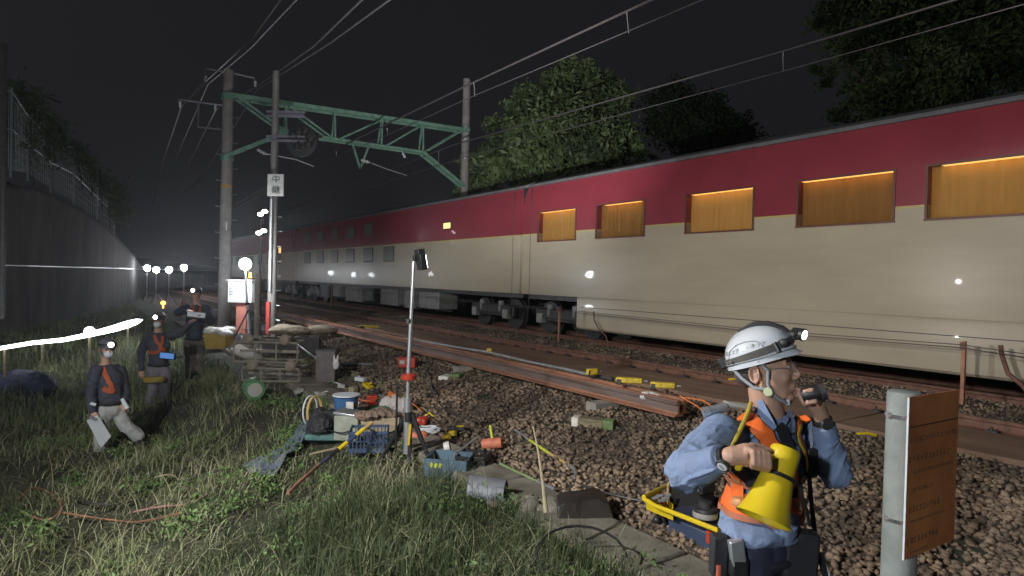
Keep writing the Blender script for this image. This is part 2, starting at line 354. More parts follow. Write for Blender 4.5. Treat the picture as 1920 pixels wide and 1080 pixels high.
# slope above the wall, fence, vines, small building
vs = []; fs = []
for i, p in enumerate(wq):
    t = (wq[min(i+1, len(wq)-1)]-wq[max(i-1, 0)]).normalized(); nn = V((-t.y, t.x, 0))
    for o, dz in ((.45, -.15), (2.0, .5), (5, 2.0), (14, 4.2), (30, 5)): q = p+nn*o; vs.append(V((q.x, q.y, wt[i]+dz*(1 if wt[i] > 2 else .4)+.15*math.sin(i*1.3+o))))
for i in range(len(wq)-1):
    for k in range(4): fs.append((i*5+k, i*5+k+1, i*5+k+6, i*5+k+5))
tag(MB().add(vs, fs).build('hillside', M_soil, smooth=80), kind='structure')
def leaves(name, centers, radii, n, size, m, parent, seed=1, sub=60, org=None, dens=.16):
    r = np.random.default_rng(seed); C = np.array([tuple(c) for c in centers]); Rr = np.array(radii, float).reshape(len(centers), -1)
    if Rr.shape[1] == 1: Rr = np.repeat(Rr, 3, 1)
    w = Rr.prod(1)**(2/3); w /= w.sum(); ns = sub*len(centers)
    li = r.choice(len(C), ns, p=w); d = r.normal(size=(ns, 3)); d /= np.linalg.norm(d, axis=1)[:, None]
    sc = C[li]+d*Rr[li]*r.uniform(.55, 1.08, (ns, 1)); sr = Rr[li].mean(1)*r.uniform(.7, 1.5, ns)*dens
    k = r.integers(0, ns, n); c = sc[k]+r.normal(size=(n, 3))*sr[k][:, None]*np.array([1, 1, .7])
    a = r.normal(size=(n, 3)); a /= np.linalg.norm(a, axis=1)[:, None]; b = np.cross(a, r.normal(size=(n, 3))); b /= np.linalg.norm(b, axis=1)[:, None]
    s = size*r.uniform(.35, 1.5, (n, 1)); v = np.stack([c-a*s, c+b*s*.38, c+a*s, c-b*s*.38], 1).reshape(-1, 3)
    f = np.arange(4*n).reshape(n, 4); return npmesh(name, v, f, m, parent=parent)
tf = thing('fence', 'faint mesh fence with thin metal posts on top of the retaining wall', 'fence', (wq[26].x, wq[26].y, wt[26]))
fp = []
for px, top, bot, d in ((-40, 160, 330, 21.5), (20, 165, 318, 23), (52, 215, 325, 24.5), (95, 258, 352, 26.8), (138, 275, 378, 29.6), (182, 330, 410, 32.6), (214, 365, 436, 35.5)):
    a = P(px, bot, d); b = P(px, top, d); b = V((a.x, a.y, b.z)); fp.append((a, b)); MB().tube([a-UZ*.3, b], .035, 6).build('post', M_steel, tf)
for f0 in (.96, .5):
    MB().tube([a.lerp(b, f0) for a, b in fp], .022, 6).build('rail', M_steel, tf)
mb = MB()
for (a, b), (c, d) in zip(fp, fp[1:]):
    for k in range(1, 12): q0 = a.lerp(c, k/12); q1 = b.lerp(d, k/12); mb.tube([q0, q1], .008, 4)
    for k in range(1, 8): mb.tube([a.lerp(b, k/8), c.lerp(d, k/8)], .006, 4)
mb.build('wire_mesh', M_steel, tf)
tv = thing('climbing_plant', 'dark green climbing plants hanging over the fence above the wall', 'vine', P(200, 400, 34))
cs = []; rs = []
for px, py, d, r in ((30, 200, 24.5, .8), (75, 240, 26, .7), (100, 255, 27.5, .55), (130, 285, 29.5, .5), (150, 300, 30, .5), (170, 318, 31.5, .5), (188, 345, 33, .6), (205, 355, 34, .6), (218, 370, 35, .6), (222, 398, 35.5, .5), (205, 390, 34.5, .5), (10, 250, 24, .8), (60, 290, 26, .6)):
    cs.append(P(px, py, d)); rs.append(r)
leaves('foliage', cs, rs, 9000, .11, M_leafd, tv, seed=5, sub=30, dens=.35)
for c in cs: MB().tube([c-UZ*1.4+V((.1, 0, 0)), c-UZ*.4, c+UZ*.2], [.03, .02, .01], 5).build('stem', M_bark, tv)
c = P(76, 215, 32)
tb = thing('hut', 'small pale flat-topped building above the fence at far left', 'building', c)
MB().box(c, (1.0, 1.2, 1.5)).build('wall', mat('pale_render', (.42, .42, .46), .9), tb, bevel=.01)
MB().box(c+UZ*.79, (1.15, 1.35, .08)).build('roof', M_dark, tb)
MB().box(c+R2*.1-F2*.61, (.35, .02, .45)).build('window', M_glass_dark, tb)
c = P(2, 210, 17)
tag(MB().tube([c-UZ*5.5, c+UZ*1.8], [.14, .12], 12).build('pole', M_dark, org=c-UZ*5.2), 'dark pole at the extreme left edge in front of the fence', 'pole')
# ------------------------------------------------------------------ the train
M_cream = mat('cream_train_paint', (.40, .345, .26), .3, 0, var=.14, scale=.9, bump=0, coat=.06, spec=.25, stretch=(1, .35, 1.5))
M_red = mat('crimson_train_paint', (.23, .036, .052), .3, 0, var=.12, scale=1.2, bump=.02, coat=.3)
M_roof = mat('grey_train_roof', (.16, .16, .17), .6, .2, var=.25, scale=3, bump=.1)
M_gold = mat('yellow_pinstripe', (.45, .36, .14), .4, var=.1, scale=5, bump=0)
M_amber = emit('lit_amber_blind', (1.0, .42, .085), .44)
M_redd = mat('dark_red_frame', (.12, .04, .03), .5)
M_seam = mat('seam_rubber', (.05, .05, .05), .6, var=.1, bump=0)
M_box = mat('underfloor_grey', (.30, .29, .28), .6, .2, var=.3, scale=5, bump=.1)
XS = 9.75; XC = 11.17
LOW = [(-.0, .33), (-.03, .36), (-.0, .75), (0, 1.05), (0, 2.58)]
def car_shell(y0, y1, prof, both=True):
    """closed cross-section (x offset from the side, z) run along the car"""
    near = [V((XS+a, y0, z)) for a, z in prof]; far = [V((2*XC-XS-a, y0, z)) for a, z in reversed(prof)]
    return MB().prism(near+far, V((0, y1-y0, 0)))
def car(y0, y1, label, bottom, double):
    t = thing('train_car', label, 'train car', (XC, (y0+y1)/2, 0), 'cars of the passing sleeper train')
    g = .05; a, b = y0+g, y1-g
    if double:
        bz = 2.3
        car_shell(a, b, [(0, 1.05), (0, 2.58)]).build('lower_body', M_cream, t)
        car_shell(a+bz, b-bz, [(.03, .30), (-.015, .34), (-.012, 1.0), (0, 1.047)]).build('low_floor_skirt', M_cream, t)
        ends = [(a, a+bz), (b-bz, b)]
    else:
        car_shell(a, b, [(0, 1.05), (0, 2.58)]).build('lower_body', M_cream, t); ends = [(a, a+4.2), (b-4.2, b)]
    car_shell(a, b, [(-.003, 2.581), (-.003, 2.615)]).build('pinstripe', M_gold, t)
    car_shell(a, b, [(0, 2.616), (0, 3.3), (.05, 3.6), (.16, 3.86)]).build('upper_body', M_red, t)
    car_shell(a+.02, b-.02, [(.10, 3.861), (.13, 3.93), (.42, 4.05), (.9, 4.10)]).build('roof', M_roof, t)
    MB().box((XC, y0, 2.4), (2.7, .09, 2.9), ax=AX).build('gangway', M_black, t)
    for yy in (a+.35, b-.35, ):
        MB().box((XS-.001, yy, 2.2), (.006, .015, 3.2), ax=AX).build('panel_seam', M_seam, t)
    MB().box((XC, (a+b)/2, .985), (2.5, b-a-.2, .12), ax=AX).build('underframe', M_dark, t)
    for e0, e1 in ends:
        c = (e0+e1)/2; bg = MB().box((XC, c, .55), (2.0, 2.1, .25), ax=AX).box((10.3, c, .5), (.12, 2.3, .3), ax=AX).box((12.04, c, .5), (.12, 2.3, .3), ax=AX)
        bo = bg.build('bogie', M_dark, t, bevel=.02)
        for dy in (-.85, .85):
            MB().lathe((10.56, c+dy, .43), (1, 0, 0), [(.2, -.06), (.43, -.05), (.43, .06), (.46, .07), (.46, .1), (.2, .1)], 20).lathe((11.64, c+dy, .43), (1, 0, 0), [(.46, -.05), (.43, 0), (.43, .12), (.2, .12)], 20).tube([(10.5, c+dy, .43), (11.75, c+dy, .43)], .07).build('wheelset', M_dark, bo)
            MB().box((10.22, c+dy, .43), (.2, .24, .26), ax=AX).tube([(10.24, c+dy*.6, .5), (10.24, c+dy*.6, .8)], .09, 10).build('axle_box', M_box, bo, bevel=.02)
    return t
def window(t, y, z0, z1, w, pane, frame=M_seam, x=XS):
    f = MB().box((x-.004, y, (z0+z1)/2), (.018, w+.05, z1-z0+.05), ax=AX).build('window', frame, t, bevel=.03)
    MB().box((x-.016, y, (z0+z1)/2), (.012, w, z1-z0), ax=AX).build('pane', pane, f, bevel=.02)
    return f
t1 = car(-7.4, 13.9, 'double-deck sleeper car with glowing amber upper windows, nearest of the train', .33, True)
WY = []
for px in (1040, 1158, 1342, 1575, 1850):
    y = XS/math.tan(math.atan((px-960)/FPX)+TH); WY.append(y)
WY.append(.9)
cutm = bpy.data.meshes.new('cut'); cb = MB()
for y in WY: cb.box((XS+.02, y, 2.775), (.30, 1.5, .75), ax=AX)
import bmesh
cme = cb.mesh('cut'); bmm = bmesh.new(); bmm.from_mesh(cme); bmesh.ops.recalc_face_normals(bmm, faces=bmm.faces); bmm.to_mesh(cme); bmm.free(); cob = bpy.data.objects.new('cut', cme); COL.objects.link(cob)
for o in [x for x in SC.objects if x.parent == t1 and x.name.split('.')[0] in ('lower_body', 'upper_body', 'pinstripe')]:
    save = cob.matrix_world.copy(); md = o.modifiers.new('b', 'BOOLEAN'); md.object = cob; md.operation = 'DIFFERENCE'; md.solver = 'EXACT'
bpy.context.view_layer.update(); dg = bpy.context.evaluated_depsgraph_get()
for o in [x for x in SC.objects if x.parent == t1 and x.modifiers.get('b')]:
    nm = bpy.data.meshes.new_from_object(o.evaluated_get(dg)); o.modifiers.remove(o.modifiers['b']); o.data = nm
bpy.data.objects.remove(cob)
M_curt = mat('amber_curtain', (.72, .42, .13), .8, var=.12, scale=3, bump=.5, bscale=9, stretch=(1, 3, .3)); M_curt.node_tree.nodes['Principled BSDF'].inputs['Emission Color'].default_value = (1, .45, .09, 1); M_curt.node_tree.nodes['Principled BSDF'].inputs['Emission Strength'].default_value = .09; M_wlit = mat('cabin_wall', (.68, .50, .28), .7, bump=0, var=.05)  # weak emission in the curtain stands for cabin light through the cloth
M_curt2 = mat('brown_curtain', (.55, .28, .08), .8, var=.15, scale=2, bump=.5, bscale=7, stretch=(1, 2.3, .4)); M_gls = bpy.data.materials.new('window_glass'); n_, l_, b_ = nodes_of(M_gls); b_.inputs['Base Color'].default_value = (.95, .95, .95, 1); b_.inputs['Transmission Weight'].default_value = 1; b_.inputs['Roughness'].default_value = .02; b_.inputs['IOR'].default_value = 1.45
for i, y in enumerate(WY):
    fr = MB()
    for dz in (-.375, .375): fr.box((XS-.004, y, 2.775+dz), (.02, 1.55, .03), ax=AX)
    for dy in (-.75, .75): fr.box((XS-.0045, y+dy, 2.775), (.02, .035, .72), ax=AX)
    f_ = fr.build('window', M_redd, t1, smooth=0)
    MB().box((XS+.012, y, 2.775), (.006, 1.48, .73), ax=AX).build('pane', M_gls, f_, smooth=0)
    k0 = (0, .35, .1, .0, .25, 0)[i]; nb = 40; vs = []; fs = []
    for k in range(nb+1):
        yy = y-.745+1.49*k/nb; dx = .012*math.sin(k*1.9+i)+.006*math.sin(k*4.7)
        for z in (2.405, 3.145): vs.append(V((XS+.150+dx, yy, z)))
    for k in range(nb): fs.append((2*k, 2*k+2, 2*k+3, 2*k+1))
    MB().add(vs, fs).build('curtain', (M_curt, M_curt2)[i in (1, 3)], f_, smooth=80)
    MB().box((XS+.085, y, 3.142), (.10, 1.42-k0, .012), ax=AX).build('cabin_lamp', emit('cabin_lamp_light', (1, .50, .13), 1.7), f_, smooth=0)
for z in (.82, ): MB().box((XS-.016, 3.3, z), (.006, 16.2, .012), ax=AX).build('skirt_groove', M_seam, t1)
t2 = car(13.9, 35.2, 'middle sleeper car with unlit windows and exposed underfloor gear', 1.05, False)
M_unlit = mat('unlit_glass', (.10, .095, .085), .3, 0, var=.2, scale=4, bump=0)
for i in range(6):
    y = 22.6+i*2.05; window(t2, y, 2.0, 2.52, .95, M_unlit); 
    if i > 0: window(t2, y, 3.05, 3.5, .85, M_unlit)
for px, z in ((838, 3.08),):
    y = XS/math.tan(math.atan((px-960)/FPX)+TH)
    f = MB().box((XS-.02, y, z), (.05, .52, .26), ax=AX).build('marker_lamp', M_seam, t2, bevel=.02)
    MB().box((XS-.05, y, z-.01), (.02, .42, .17), ax=AX).build('lamp_glass', emit('warm_lamp', (1, .55, .2), 2.2), f)
for yy, dz in ((14.6, 0), (20.0, 0)):
    MB().box((XS-.004, yy+.5, 1.83), (.012, .95, 1.4), ax=AX).build('door', M_cream, t2, bevel=.01)
for y0, l, h, m in ((18.7, 1.5, .55, M_box), (20.6, .8, .62, M_box), (22.0, 1.6, .6, M_box), (24.2, .9, .5, M_dark), (25.6, 1.9, .62, M_box), (28.1, 1.1, .5, M_box), (29.7, 1.3, .6, M_dark)):
    MB().box((10.22, y0+l/2, .92-h/2), (.7, l, h), ax=AX).box((9.86, y0+l/2, .92-h/2), (.03, l*.8, h*.7), ax=AX).build('equipment_box', m, t2, bevel=.02)
MB().tube([(9.98, 18, .35), (9.98, 31, .35)], .03, 6).build('pipe', M_dark, t2)
t3 = car(35.2, 56.4, 'farthest sleeper car, fading away behind the signal pole', 1.05, False)
for i in range(7): window(t3, 38.5+i*2.3, 2.0, 2.52, .95, M_unlit)
for px, z in ((525, 2.75), (463, 1.4+.15)):
    y = XS/math.tan(math.atan((px-960)/FPX)+TH)
    f = MB().box((XS-.02, y, z), (.05, .5, .4), ax=AX).build('marker_lamp', M_seam, t3); MB().box((XS-.05, y, z), (.02, .4, .3), ax=AX).build('lamp_glass', emit('orange_lamp', (1, .42, .1), 2.0), f)
for y0, l, h, m in ((40.7, 1.5, .55, M_box), (43.6, 1.8, .62, M_box), (47.0, 1.6, .6, M_box)):
    MB().box((10.22, y0+l/2, .92-h/2), (.7, l, h), ax=AX).build('equipment_box', m, t3, bevel=.02)

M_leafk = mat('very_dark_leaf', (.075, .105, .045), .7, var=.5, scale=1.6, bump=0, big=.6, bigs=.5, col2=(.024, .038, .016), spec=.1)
# ------------------------------------------------------------------ trees behind the train
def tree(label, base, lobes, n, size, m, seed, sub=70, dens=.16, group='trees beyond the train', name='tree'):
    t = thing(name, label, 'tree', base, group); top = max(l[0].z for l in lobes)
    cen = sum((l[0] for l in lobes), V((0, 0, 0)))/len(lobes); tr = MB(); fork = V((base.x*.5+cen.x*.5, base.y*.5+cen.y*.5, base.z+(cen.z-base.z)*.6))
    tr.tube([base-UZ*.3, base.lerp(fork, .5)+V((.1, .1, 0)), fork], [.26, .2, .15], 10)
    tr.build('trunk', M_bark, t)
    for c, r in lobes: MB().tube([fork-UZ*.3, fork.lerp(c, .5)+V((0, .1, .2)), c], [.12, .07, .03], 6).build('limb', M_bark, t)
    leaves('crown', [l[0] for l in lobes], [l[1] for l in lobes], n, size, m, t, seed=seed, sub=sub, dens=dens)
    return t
def lob(px, py, d, r): return (P(px, py, d), r)
b = P(1055, 520, 28); b.z = float(tz(b.x, b.y))
tree('large round pale green tree lit up behind the train, right of the far pole', b,
     [lob(1080, 185, 28, 1.5), lob(1010, 215, 27.5, 1.4), lob(1130, 195, 28.5, 1.2), lob(965, 265, 27, 1.2), lob(1060, 270, 26.5, 1.9), lob(1150, 275, 27.5, 1.3), lob(910, 315, 26.5, 1.0), lob(990, 325, 26, 1.3), lob(1110, 320, 26, 1.5), lob(1205, 305, 28.5, .8), lob(1075, 145, 28.5, .7), lob(880, 345, 27, .7), lob(1040, 165, 28, .8)],
     42000, .13, M_leaf, 3, sub=60, dens=.12)
b = P(1330, 500, 31); b.z = float(tz(b.x, b.y))
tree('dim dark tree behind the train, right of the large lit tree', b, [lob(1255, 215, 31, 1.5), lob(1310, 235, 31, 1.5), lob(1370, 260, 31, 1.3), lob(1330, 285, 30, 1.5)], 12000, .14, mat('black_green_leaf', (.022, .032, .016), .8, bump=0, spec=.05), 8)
b = P(1750, 420, 17.5); b.z = float(tz(b.x, b.y))
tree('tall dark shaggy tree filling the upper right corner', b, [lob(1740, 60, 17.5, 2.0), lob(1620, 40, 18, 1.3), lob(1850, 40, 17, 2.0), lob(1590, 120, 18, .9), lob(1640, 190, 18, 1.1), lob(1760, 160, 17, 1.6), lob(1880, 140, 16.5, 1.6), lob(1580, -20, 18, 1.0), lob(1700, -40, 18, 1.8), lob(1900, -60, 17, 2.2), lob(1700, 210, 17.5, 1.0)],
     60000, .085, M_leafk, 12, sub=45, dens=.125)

# ------------------------------------------------------------------ poles, gantry, signal
M_pole = mat('concrete_pole', (.27, .255, .24), .85, var=.3, scale=4, bump=.25, bscale=30)
YG = PY(430, 300, 22.6).y
def vert(px0, py0, px1, py1, d):   # a vertical post from its pixel foot upwards
    a = P(px0, py0, d); b = P(px1, py1, d); return a, V((a.x, a.y, b.z))
a, b = PY(417, 590, YG), PY(432, 132, YG); XL = (a.x+b.x)/2; zb = b.z
base = V((XL, YG, float(tz(XL, YG))))
tp = thing('concrete_pole', 'tall grey concrete overhead line pole left of the signal pole, carrying the green beam', 'pole', base)
MB().tube([base-UZ*.3, V((XL, YG, zb))], [.20, .16], 20).build('shaft', M_pole, tp)
MB().tube([V((XL, YG, PY(424, 350, YG).z-.05)), V((XL, YG, PY(424, 350, YG).z+.05))], .183, 20).build('yellow_band', mat('faded_yellow', (.45, .28, .05), .7), tp)
q = PY(427, 425, YG); MB().box(q-F2*.19, (.12, .02, .28)).build('label_plate', mat('white_plate', (.7, .7, .72), .5), tp)
for i in range(16):
    z = .2+i*.42; sgn = 1 if i % 2 else -1; MB().tube([V((XL+sgn*.15, YG, z)), V((XL+sgn*.31, YG, z)), V((XL+sgn*.31, YG, z+.04))], .012, 5).build('step_bolt', M_steel, tp)
M_brk = mat('bracket_steel', (.20, .19, .24), .5, .4, var=.2, scale=8, bump=.05)
def Q(px, py, dy=0): return PY(px, py, YG+dy)
def insul(p, parent, s=1.0, up=1):
    MB().lathe(p, (0, 0, -up), [(.02, 0), (.05*s, .02), (.025, .05), (.055*s, .08), (.025, .11), (.055*s, .14), (.02, .17), (.02, .2)], 10).build('insulator', M_ins, parent)
for pts in ([(385, 137), (385, 128), (432, 136), (476, 146), (478, 160)], [(335, 192), (335, 186), (430, 199)], [(373, 192), (371, 238), (430, 244)]):
    br = MB().tube([Q(*p) for p in pts], .035, 6).build('bracket_arm', M_brk, tp)
for p in ((386, 142), (479, 152), (338, 190), (404, 197)): insul(Q(*p), tp)
# far pole of the gantry
a, b = Q(867, 340), Q(872, 148)
base2 = V((a.x+.1, YG, float(tz(a.x, YG))))
tp2 = thing('concrete_pole', 'shorter grey concrete pole behind the train at the right end of the green beam', 'pole', base2)
MB().tube([base2-UZ*.2, V((base2.x, YG, b.z))], [.19, .15], 18).build('shaft', M_pole, tp2)
for py in (165+75, 262, 298): MB().tube([V((base2.x, YG, Q(872, py).z-.03)), V((base2.x, YG, Q(872, py).z+.03))], .19, 18).build('clamp_band', M_steel, tp2)
# green gantry
tg = thing('gantry_beam', 'green steel truss beam spanning the tracks between two concrete poles', 'gantry', Q(650, 245))
Lr = MB()
for dy in (-.22, .22): Lr.box((Q(428, 180)+Q(875, 246))/2+V((0, dy, 0)), ((Q(875, 246)-Q(428, 180)).length, .07, .14), ax=((Q(875, 246)-Q(428, 180)).normalized(), V((0, 1, 0)), UZ))
Lr.build('top_chord', M_green, tg, bevel=.008)
lo = [(535, 251), (603, 259), (710, 274), (792, 286)]
Lr = MB()
def bar(mbx, p, q, w=.06, h=.06, dy=0):
    a, b = Q(*p)+V((0, dy, 0)), Q(*q)+V((0, dy, 0)); d = (b-a).normalized(); mbx.box((a+b)/2, ((b-a).length, w, h), ax=(d, V((0, 1, 0)), d.cross(V((0, 1, 0)))))
for dy in (-.2, .2): bar(Lr, (601, 259), (792, 287), .06, .10, dy)
Lr.build('bottom_chord', M_green, tg, bevel=.006)
for p, q, h in (((418, 295), (537, 248), .12), ((790, 286), (868, 350), .12)):
    m_ = MB()
    for dy in (-.17, .17): bar(m_, p, q, .05, h, dy)
    m_.build('knee_brace', M_green, tg, bevel=.006)
for p, q in (((536, 200), (534, 250)), ((627, 212), (625, 262)), ((716, 225), (711, 274)), ((792, 236), (789, 286))):
    for dy in (-.2, .2): m_ = MB(); bar(m_, (p[0]+(3 if dy > 0 else -3), p[1]), (q[0], q[1]), .05, .06, dy); m_.build('vertical', M_green, tg)
for p, q in (((447, 186), (533, 248)), ((541, 202), (622, 262)), ((634, 262), (714, 226)), ((722, 274), (786, 237)), ((798, 284), (862, 246))):
    for dy in (-.2, .2): m_ = MB(); bar(m_, p, q, .045, .06, dy); m_.build('diagonal', M_green, tg)
MB().prism([Q(524, 238, -.24), Q(541, 242, -.24), Q(540, 256, -.24), Q(522, 252, -.24)], V((0, .02, 0))).build('gusset', M_green, tg)
for c in ((430, 182), (420, 295)): p = Q(*c); p = V((XL, YG, p.z)); MB().tube([p-UZ*.09, p+UZ*.09], .205, 20).build('pole_clamp', M_green, tg)
m_ = MB(); bar(m_, (661, 270), (675, 316), .05, .07); bar(m_, (691, 275), (675, 316), .05, .07); m_.build('hanger_bracket', M_green, tg)
# registration arms with insulators hanging from the beam
for i, (p0, p1, p2, p3) in enumerate((((677, 300), (697, 306), (728, 318), (763, 329)), ((482, 280), (497, 288), (555, 299), (588, 312)))):
    ta = thing('registration_arm', ('thin curved steadying arm with white insulator under the middle of the green beam', 'thin curved steadying arm with white insulator just right of the signal pole')[i], 'catenary arm', Q(*p1), 'arms steadying the contact wires')
    MB().lathe(Q(*p0), Q(*p1)-Q(*p0), [(.03, 0), (.07, .04), (.03, .09), (.075, .14), (.03, .19), (.08, .24), (.03, .30), (.02, .36)], 12).build('insulator', M_ins, ta)
    MB().tube([Q(*p1), Q(*p2), Q(*p3)], .022, 6).build('arm', M_steel, ta)
ti = thing('insulator', 'small white hanging insulator below the right part of the green beam', 'insulator', Q(758, 295))
MB().tube([Q(751, 276), Q(756, 288)], .015, 5).build('hook', M_steel, ti); MB().lathe(Q(755, 287), Q(762, 300)-Q(755, 287), [(.03, 0), (.07, .04), (.03, .09), (.07, .14), (.03, .2)], 12).build('body', M_ins, ti)

# signal pole with repeater signal and sign board
DS = 18.2; a = P(508, 606, DS); b = P(519, 135, DS); ax_, ay_ = (a.x+b.x)/2, (a.y+b.y)/2
bs = V((ax_, ay_, float(tz(ax_, ay_)))); ztop = b.z
ts = thing('signal_pole', 'steel signal pole with white sign board, its lower half lit white by a lamp', 'pole', bs)
M_sp = mat('signal_pole_paint', (.24, .23, .22), .45, .2, var=.2, scale=5, bump=.05)
MB().tube([bs-UZ*.2, V((ax_, ay_, 3.0)), V((ax_, ay_, ztop))], [.125, .115, .09], 20).build('shaft', M_sp, ts)
def SQ(px, py, o=0): return P(px, py, DS-o)
sb = MB().box(SQ(517, 347, .16), (.46, .05, .62)).build('sign_board', mat('white_sign', (.62, .61, .58), .5), ts, bevel=.01)
put_text('lettering', '中', .24, SQ(517.5, 337, .192), RR, UU, M_black, sb); put_text('lettering', '継', .24, SQ(517.5, 357, .192), RR, UU, M_black, sb)
for y in (206, 214, 252, 260): MB().box(SQ(536, y+4, .1), (1.1, .06, .06)).build('bracket', M_brk, ts)
for i in range(8):
    p = V((ax_, ay_, .1+i*.42)); MB().tube([p+R2*.1, p+R2*.24], .012, 5).build('step', M_steel, ts)
tsig = thing('repeater_signal', 'black unlit round signal head with several dark lamp hoods mounted right of the signal pole', 'signal', SQ(566, 262))
MB().lathe(SQ(566, 265, .0), -F2, [(.05, -.06), (.44, -.05), (.46, 0), (.44, .03), (.05, .035)], 28).build('disc', M_black, tsig)
for px, py in ((552, 258), (562, 250), (575, 247), (585, 262), (568, 270), (580, 274), (560, 276)):
    MB().lathe(SQ(px, py, .03), -F2, [(.10, 0), (.10, .16), (.093, .16), (.09, .02), (.05, .02)], 16).build('lamp_hood', M_dark, tsig)
MB().box(SQ(545, 214, .02), (.75, .05, .05)).build('mounting', M_brk, tsig); MB().box(SQ(545, 256, .02), (.75, .05, .05)).build('mounting', M_brk, tsig)
tu = MB().box(bs+V((-.12, -.1, .55)), (.10, .10, .9)).build('cable_guard', mat('red_guard', (.5, .06, .05), .5), ts)
tst = MB().tube([bs+V((-.1, -.15, 1.3)), bs+V((-.1, -.15, 3.9))], .03, 8).build('conduit', M_alu, ts)

# ------------------------------------------------------------------ wires
def wire(label, cat, pts, r, group='overhead wires', name='overhead_wire'):
    o = MB().tube(pts, r, 6).build(name, M_wire, org=pts[0]); return tag(o, label, cat, group)
def far(px, py, d): return P(px, py, d)
wires = [
 ('upper overhead wire of the nearer track, ending at the top middle edge', [PX(1500, -120, 8.0), PX(1220, 0, 8.0), PX(880, 158, 8.0), PX(715, 238, 8.0), PX(590, 300, 8.0), PX(520, 337, 8.0), PX(440, 385, 8.0)], .022),
 ('lower contact wire of the nearer track, below the upper wire', [PX(1500, -86, 8.0), PX(1316, 0, 8.0), PX(1060, 108, 8.0), PX(880, 183, 8.0), PX(760, 238, 8.0), PX(590, 312, 8.0), PX(440, 392, 8.0)], .011),
 ('upper overhead wire above the train', [PX(2100, -95, 11.17), PX(1790, 0, 11.17), PX(1465, 97, 11.17), PX(1060, 212, 11.17), PX(850, 272, 11.17), PX(700, 330, 11.17), PX(500, 408, 11.17)], .022),
 ('lower contact wire above the train', [PX(2100, -45, 11.17), PX(1920, 8, 11.17), PX(1470, 133, 11.17), PX(1190, 208, 11.17), PX(880, 292, 11.17), PX(700, 350, 11.17), PX(500, 420, 11.17)], .011),
]
for lb, pts, r in wires: wire(lb, 'wire', pts, r)
xi = Q(388, 155).x; xj = Q(478, 165).x; xk = Q(338, 200).x; xl = Q(405, 205).x
for lb, pts, r in (
 ('thick feeder wire leaving the top edge left of its pair, over the left pole bracket', [PX(560, -60, xi), PX(525, 0, xi), PX(470, 75, xi), Q(386, 152), Q(340, 200), far(310, 290, 34), far(285, 385, 60)], .028),
 ('thinner feeder wire just right of the thick one, dropping past the left pole bracket', [PX(620, -70, xi), PX(555, 0, xi), PX(470, 90, xi), Q(390, 158), far(345, 262, 30), far(318, 325, 42), far(286, 383, 62)], .02),
 ('thick feeder wire crossing the top of the signal pole', [PX(760, -65, xj), PX(678, 0, xj), PX(590, 85, xj), Q(480, 163), Q(405, 205), far(385, 245, 27), far(350, 315, 40), far(300, 392, 64)], .026),
 ('thinner feeder wire right of the signal pole top', [PX(820, -60, xj), PX(730, 0, xj), PX(620, 80, xj), Q(482, 168), Q(440, 235), far(415, 272, 28), far(385, 325, 40), far(335, 370, 60)], .02)):
    wire(lb, 'wire', pts, r, 'feeder wires at the left pole', 'feeder_wire')
droppers = [((1175, 22), (1179, 62), 8.0), ((888, 155), (890, 181), 8.0), ((725, 240), (727, 254), 8.0), ((1469, 95), (1469, 132), 11.17), ((822, 283), (822, 306), 11.17), ((630, 283), (630, 297), 8.0)]
prev = None
for i, (p, q, X) in enumerate(droppers):
    a, b_ = PX(*p, X), PX(*q, X); o = MB().tube([a, a.lerp(b_, .3)+V((.03, .03, 0)), b_], .008, 5).build('dropper', M_steel, org=a)
    tag(o, ('hooked wire dropper nearest the top edge of the photo', 'wire dropper beside the top of the far pole', 'wire dropper under the beam, right of middle', 'wire dropper over the train roof near the shaggy tree', 'wire dropper just left of the far pole', 'wire dropper under the left half of the green beam')[i], 'wire dropper', 'droppers between overhead wires')

# ------------------------------------------------------------------ rusty posts with wires between the tracks
xp = 9.35
for i, (px, top) in enumerate(((1811, 640), (1050, 576), (622, 536))):
    y = xp/math.tan(math.atan((px-960)/FPX)+TH); zt = PX(px, top, xp).z; b0 = V((xp, y, 0))
    t = thing('fence_post', ('rusty thin post nearest the right edge, between the tracks', 'rusty thin post in front of the skirt of the nearest car', 'small rusty post far off, before the middle car')[i], 'post', b0, 'rusty posts between the tracks')
    MB().box((xp, y, (zt-.15)/2), (.045, .045, zt+.15), ax=AX).build('shaft', M_rust, t, bevel=.004)
    MB().box((xp-.03, y, zt-.06), (.02, .07, .09), ax=AX).build('cap_clip', M_rustd, t)
for k, dz in enumerate((-.045, -.085)):
    pts = []
    for px, top in ((2400, 690), (1811, 645), (1430, 617), (1050, 580), (622, 538)):
        y = xp/math.tan(math.atan((px-960)/FPX)+TH); z = {2400: .62, 1811: PX(1811, 640, xp).z, 1430: (PX(1811, 640, xp).z+PX(1050, 576, xp).z)/2-.05, 1050: PX(1050, 576, xp).z, 622: PX(622, 536, xp).z}[px]; pts.append(V((xp-.05, y, z+dz)))
    wire(('upper thin wire strung along the rusty posts', 'lower thin wire strung along the rusty posts')[k], 'wire', pts, .006, 'wires along the rusty posts', 'fence_wire')
for i, pts in enumerate((((1876, 647), (1878, 665), (1890, 700), (1916, 722), (1935, 745)), ((1113, 584), (1114, 600), (1122, 616), (1136, 630), (1142, 650)))):
    tag(MB().tube([PX(x, y, 9.45) for x, y in pts], (.028, .016)[i], 8).build('cable', M_rustd, org=PX(*pts[-1], 9.45)), ('thick curved cable hanging before the train at the right edge', 'curved cable hanging before the train skirt beside a rusty post')[i], 'cable', 'cables hanging by the posts')
FLOOD = 2000; GLOBE = 1700; TREE_FILL = 6500
